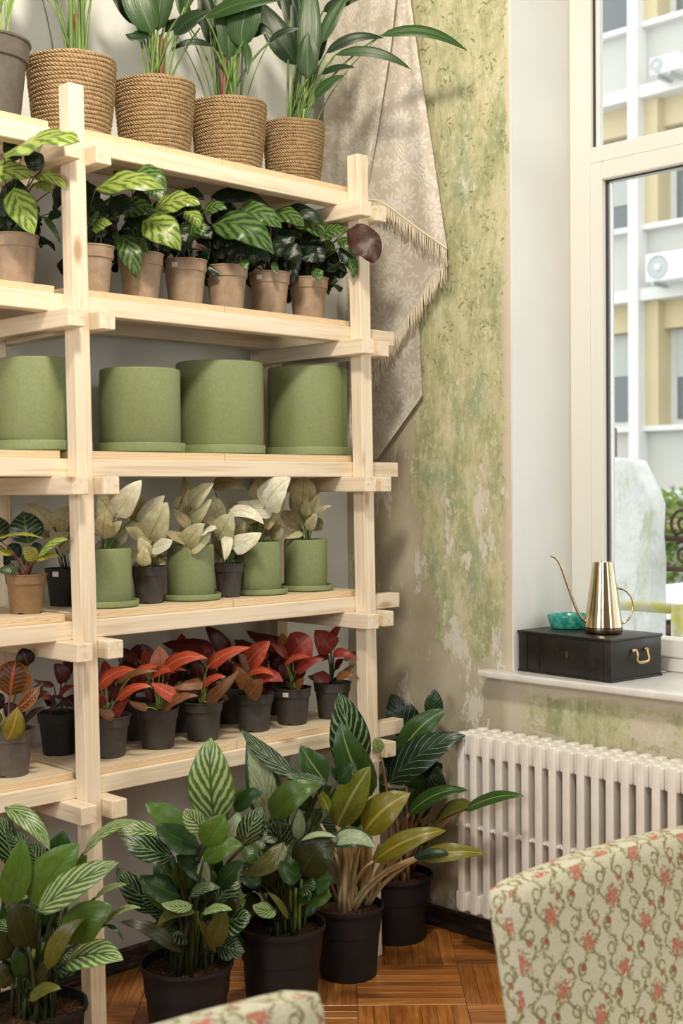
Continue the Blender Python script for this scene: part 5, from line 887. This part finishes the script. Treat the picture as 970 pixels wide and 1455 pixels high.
def chair(loc, rz, label):
    r = thing('upholstered_chair', loc, label, 'chair', 'rose tapestry chairs facing each other'.replace(' facing each other', ' before the rack')); r.rotation_euler.z = rz
    def part(name, me, mat, l=(0, 0, 0), rot=(0, 0, 0)):
        o = bpy.data.objects.new(name, me); COL.objects.link(o); o.parent = r; o.location = l; o.rotation_euler = rot
        if not me.materials: me.materials.append(mat)
        return o
    part('backrest', BACK, M_FLORAL, (0, .095, .52), (-.20, 0, 0)); part('seat', SEAT, M_FLORAL, (0, -.20, .36))
    part('seat_frame', FRAME, M_LEG, (0, -.20, .27))
    for sx in (-.235, .235):
        for sy, tilt in ((-.42, -.12), (.03, .14)): part('leg', LEG, M_LEG, (sx, sy, 0), (0, 0, 0))
    return r
BACK = cushion(.62, .46, .062, .012, taper=.0); SEAT = cushion(.56, .54, .15, 0.0); SEAT.transform(Matrix.Rotation(-math.pi/2, 4, 'X'))
FRAME = MB().box((-.25, -.24, -.03), (.25, .25, .03)).mesh('seat_frame', bevel=.01, seg=2); LEG = MB().lathe([(.001, 0), (.013, 0), (.022, .25), (.022, .27), (.001, .27)], 14).mesh('leg', smooth=.6)
CH1 = Vector((1.715, 1.367, 0))
dch = Vector((math.cos(-.055), math.sin(-.055), 0)); nch = Vector((dch.y, -dch.x, 0))
chair(CH1+dch*.315+nch*.115, -.055, 'rose patterned upholstered chair beside the radiator')
chair(Vector((1.205, 1.290, 0))-dch*.31+nch*.14, -.055, 'rose patterned upholstered chair set before the floor plants')
# ================================================================== OUTSIDE
M_FAC = Mat('cream_facade', 0.9, 0.1, col=(0.62, 0.57, 0.45)).m; M_FACW = Mat('white_facade_trim', 0.85, 0.1, col=(0.74, 0.73, 0.69)).m; M_FACY = Mat('yellow_reveal', 0.9, 0.1, col=(0.62, 0.52, 0.33)).m
M_SHUT = Mat('grey_roller_shutter', 0.6, 0.2, col=(0.48, 0.50, 0.47)).m; M_WFR = Mat('grey_window_frame', 0.5, 0.3, col=(0.66, 0.67, 0.63)).m
M_DGL = Mat('dim_window_glass', 0.08, 0.5, col=(0.16, 0.18, 0.18)).m; M_CURT = Mat('pale_curtain', 0.9, 0.1, col=(0.5, 0.47, 0.42)).m; M_STREET = Mat('pale_asphalt', 0.9, 0.1, col=(0.42, 0.42, 0.41)).m
XF = 17.0
M_SPAN = Mat('grey_cream_spandrel', 0.9, 0.1, col=(0.55, 0.54, 0.49)).m
gnd = tag(link('street', MB().box((XW+.41, -30, -1.0), (60, 60, -.30)).mesh('street'), M_STREET), None, None, None, 'structure')
def fy(px, y=400): return onX(px, y, XF).y
def fz(x, y): return onX(x, y, XF).z
bld = thing('apartment_building', (XF, fy(905), -.3), 'pale apartment building across the street with white pilasters and air conditioners', 'building')
yp0, yp1 = fy(911), fy(897); zb1 = fz(905, 133); zb2 = fz(905, 420); FP = zb1-zb2; BAY = 3.1; PW = yp1-yp0
part = lambda name, lo, hi, mat, par=None, bev=0: box_obj(name, lo, hi, mat, par or bld, bev)
part('wall', (XF+.55, yp0-BAY*4, -.3), (XF+3, yp1+BAY*4, zb1+FP*2.2), M_FAC)
for k in range(-4, 5): part('pilaster', (XF-.10, yp0+k*BAY, -.3), (XF+.55, yp0+PW+k*BAY, zb1+FP*2.2), M_FACW)
for f in range(-1, 4):
    zb = zb2+(f-1)*FP
    part('string_course', (XF-.06, yp0-BAY*4, zb-.09), (XF+.56, yp1+BAY*4, zb+.09), M_FACW)
for f in range(-1, 3):
    z0 = zb2+(f-1)*FP                   # band height at the foot of this floor
    for k in range(-3, 2):
        a, b_ = yp0+PW+k*BAY, yp0+(k+1)*BAY
        sp = part('spandrel', (XF+.16, a, z0+.09), (XF+.56, b_, z0+1.0), M_SPAN)
        part('window_ledge', (XF+.02, a, z0+.98), (XF+.56, b_, z0+1.06), M_FACW)
        part('reveal', (XF+.10, b_-.22, z0+1.06), (XF+.56, b_, z0+FP-.09), M_FACY); part('reveal', (XF+.10, a, z0+1.06), (XF+.56, a+.12, z0+FP-.09), M_FACY)
        part('shutter_box', (XF+.26, a+.12, z0+FP-.50), (XF+.56, b_-.22, z0+FP-.09), M_FACY)
        w_ = part('window', (XF+.46, a+.12, z0+1.06), (XF+.58, b_-.22, z0+FP-.50), M_WFR); m0 = (a+b_)/2-.05
        zs = z0+1.06+(FP-1.56)*(.55, .30, .62, .4, .5)[(f+k) % 5]
        for (p0, p1) in ((a+.24, m0-.06), (m0+.06, b_-.34)):
            g_ = part('pane', (XF+.44, p0, z0+1.16), (XF+.455, p1, zs), M_DGL, w_); part('roller_shutter', (XF+.42, p0, zs), (XF+.46, p1, z0+FP-.52), M_SHUT, w_)
def aircon(x0, x1, y0, y1, lab):
    X = XF-.45; A = onX(x0, y1, X); B = onX(x1, y0, X); lo = (X, min(A.y, B.y), A.z); h = (B.z-A.z); Wd = h*1.9
    r = thing('air_conditioner', (X+.15, A.y-Wd/2, A.z), lab, 'air conditioner', 'outdoor air conditioner units on the facade'); MW = M_ACW
    box_obj('casing', (X, A.y-Wd, A.z), (X+.32, A.y, A.z+h), MW, r, .02)
    fc = Vector((X-.002, A.y-h*.52, A.z+h*.5)); g = MB().lathe([(.001, .012), (h*.10, .012), (h*.10, 0), (h*.39, 0), (h*.40, .012), (h*.42, .012), (h*.42, -.01)], 32); g.v = [(-z, x, y) for x, y, z in g.v]
    fn = link('fan_grille', g.mesh('fan_grille', smooth=.5), M_SHUT, r, fc); hb_ = MB().lathe([(.001, .02), (h*.10, .018), (h*.105, 0)], 20); hb_.v = [(-z, x, y) for x, y, z in hb_.v]; link('fan_hub', hb_.mesh('fan_hub', smooth=.6), MW, fn, fc+Vector((-.008, 0, 0)))
    for yy in (A.y-.12, A.y-Wd+.15): box_obj('bracket', (X, yy-.02, A.z-.05), (XF+.17, yy+.02, A.z-.001), M_SHUT, r, 0)
M_ACW = Mat('white_enamel', 0.4, 0.3, col=(0.82, 0.82, 0.80)).m
aircon(922, 985, 66, 108, 'white air conditioner unit on the facade, on the upper of two floors'); aircon(916, 980, 352, 402, 'white air conditioner unit on the facade, one floor lower than the other')
# garden wall stub with a broken sloping shoulder
XS = 5.3
def wall_mat():
    m = Mat('lichened_render', 0.95, 0.1); v = m.coord(); o = m.xyz(v); n = m.noise(v, 5, 5, .7); c = m.ramp(n, [(.3, (.52, .53, .50)), (.6, (.68, .69, .66))]); c = m.mix(m.math('MULTIPLY', m.step(m.noise(m.mapping(v, (1, 3, 1.2)), 3, 5, .7), .5, .66), .7), c, (.42, .43, .27)); m.color(c); m.bump(m.noise(v, 30, 4), .4, .02); return m.m
pl = [(850, 648), (878, 652), (896, 654), (903, 668), (911, 684), (918, 700), (924, 716), (922, 760), (925, 800), (924, 870), (923, 960)]
poly = [(onX(x, y, XS).y, onX(x, y, XS).z) for x, y in pl]; poly[-1] = (poly[-1][0], -.31); poly.append((onX(820, 650, XS).y, -.31)); poly.append((onX(820, 650, XS).y, onX(830, 648, XS).z))
tag(link('garden_wall', MB().prism(poly, 0, XS, XS+.14).mesh('garden_wall', bevel=.012, seg=2, smooth=.6), wall_mat()), 'pale rendered garden wall with broken sloping top outside the window', 'wall')
A = onX(855, 651, XS+.12); B = onX(876, 607, XS+.12)
tag(box_obj('utility_box', (XS+.01, B.y, A.z-.006), (XS+.13, A.y, B.z), Mat('brown_painted_metal', .6, .3, col=(.20, .13, .115)).m, None, .008), 'brown metal box standing on the garden wall', 'box')
# wrought iron railing and rusty pipe
M_IRON = Mat('rusty_iron', 0.7, 0.3, col=(0.10, 0.058, 0.042)).m; XI = 5.55
ir = thing('iron_railing', (XI, onX(950, 800, XI).y, -.3), 'rusty wrought iron railing with scrolls beside the garden wall', 'railing')
def ip(x, y): return onX(x, y, XI)
def it(name, pts, r_): return link(name, MB().tube(pts, r_, 8).mesh(name, smooth=True), M_IRON, ir)
zr = lambda y: ip(945, y).z
yA, yB = ip(933, 800).y, ip(1040, 800).y
for y in (765, 808): it('rail', [(XI, yA, zr(y)), (XI, yB, zr(y))], .013)
for k in range(4):
    yy = ip(942, 800).y-.42*k; q = it('upright', [(XI, yy, -.3), (XI, yy, zr(722))], .013); link('finial', MB().lathe([(.001, .05), (.014, .035), (.02, .015), (.012, 0), (.016, -.012), (.001, -.02)], 12).mesh('finial', smooth=True), M_IRON, q, (XI, yy, zr(722)))
    link('boss', MB().lathe([(.001, .03), (.026, .02), (.03, 0), (.026, -.02), (.001, -.03)], 12).mesh('boss', smooth=True), M_IRON, q, (XI, yy, zr(894)))
    def spiral(cy, cz, r0, turns, a0, s):
        return [(XI, cy+s*r0*(1-t*.75)*math.cos(a0+t*turns*6.28), cz+r0*(1-t*.75)*math.sin(a0+t*turns*6.28)) for t in [i/26 for i in range(27)]]
    for s, dy in ((1, -.115), (-1, -.305)):
        it('scroll', spiral(yy+dy, zr(742), .075, 1.4, -.8, s), .008); it('scroll', spiral(yy+dy, zr(786), .062, 1.4, .9, s), .008); it('scroll', [(XI, yy+dy+s*.05, zr(760)), (XI, yy+dy-s*.02, zr(752)), (XI, yy+dy-s*.09, zr(735))], .007)
def pipe_mat():
    m = Mat('lichened_pipe', .8, .2); v = m.coord(); m.color(m.ramp(m.noise(v, 14, 4), [(.4, (.55, .54, .46)), (.6, (.52, .48, .14))])); return m.m
XQ = 4.7; pp = [onX(x, y, XQ) for x, y in ((870, 871), (915, 862), (962, 853))]; zq = sum(p.z for p in pp)/3
pr_ = thing('pipe_rail', (XQ, pp[2].y, -.3), 'yellow lichened pipe handrail crossing before the iron railing', 'railing'); MP = pipe_mat()
link('rail', MB().tube([(XQ, pp[0].y+.5, zq), (XQ, pp[2].y, zq)], .022, 12).mesh('rail', smooth=True), MP, pr_); link('post', MB().tube([(XQ, pp[2].y, -.31), (XQ, pp[2].y, zq+.02)], .026, 12).mesh('post', smooth=.8), MP, pr_)
# hedge (uncountable leaves) and a parked car
def hedge_mat():
    m = Mat('hedge_leaves', .7, .2); v = m.coord(); m.color(m.ramp(m.noise(v, 9, 5, .7), [(.35, (.08, .14, .03)), (.55, (.20, .30, .06)), (.7, (.40, .48, .16))])); return m.m
rn = random.Random(9); hm = MB(); XH = 15.4; y0 = onX(925, 700, XH).y+.4; zt = onX(950, 694, XH).z
for _ in range(5200):
    c = Vector((XH+rn.uniform(-.35, .35), y0-rn.uniform(0, 6), rn.uniform(-.3, zt))); u = Vector((rn.uniform(-1, 1), rn.uniform(-1, 1), rn.uniform(-1, 1))).normalized(); w_ = u.orthogonal().normalized(); s = rn.uniform(.05, .09); b0 = len(hm.v)
    hm.v += [tuple(c-u*s), tuple(c+w_*s*.5), tuple(c+u*s), tuple(c-w_*s*.5)]; hm.f.append((b0, b0+1, b0+2, b0+3))
tag(link('hedge', hm.mesh('hedge', recalc=False), hedge_mat()), 'clipped green hedge along the foot of the apartment building', 'hedge', None, 'stuff')
XC = 9.4; cy0 = onX(930, 760, XC).y+.6
car = thing('car', (XC+.85, cy0-2.1, -.3), 'white parked car behind the iron railing', 'car'); M_CAR = Mat('white_car_paint', .25, .5, col=(.80, .81, .82)).m; M_CGL = Mat('car_glass', .05, .5, col=(.10, .14, .17)).m; M_TYRE = Mat('tyre', .8, .2, col=(.02, .02, .02)).m
prof = [(0, .30), (.02, .72), (.35, .86), (.95, .95), (1.45, 1.36), (2.0, 1.47), (3.1, 1.44), (3.75, 1.02), (4.15, .92), (4.22, .30)]
link('body', MB().prism([(cy0-a, z-.3) for a, z in prof], 0, XC, XC+1.7).mesh('body', smooth=.7, bevel=.06, seg=3), M_CAR, car)
for (q, nm) in (([(1.18, 1.0), (1.55, 1.32), (2.18, 1.38), (2.18, 1.0)], 'side_window'), ([(2.26, 1.0), (2.26, 1.38), (3.0, 1.35), (3.45, 1.02)], 'side_window')):
    link(nm, MB().prism([(cy0-a, z-.3) for a, z in q], 0, XC-.006, XC+.02).mesh(nm), M_CGL, car)
for a in (.78, 3.42):
    t = MB().lathe([(.001, .1), (.18, .1), (.2, .06), (.31, .07), (.32, .0), (.31, -.07), (.001, -.07)], 28); t.v = [(-z, x, y) for x, y, z in t.v]; link('wheel', t.mesh('wheel', smooth=.6), M_TYRE, car, (XC+.06, cy0-a, .02))
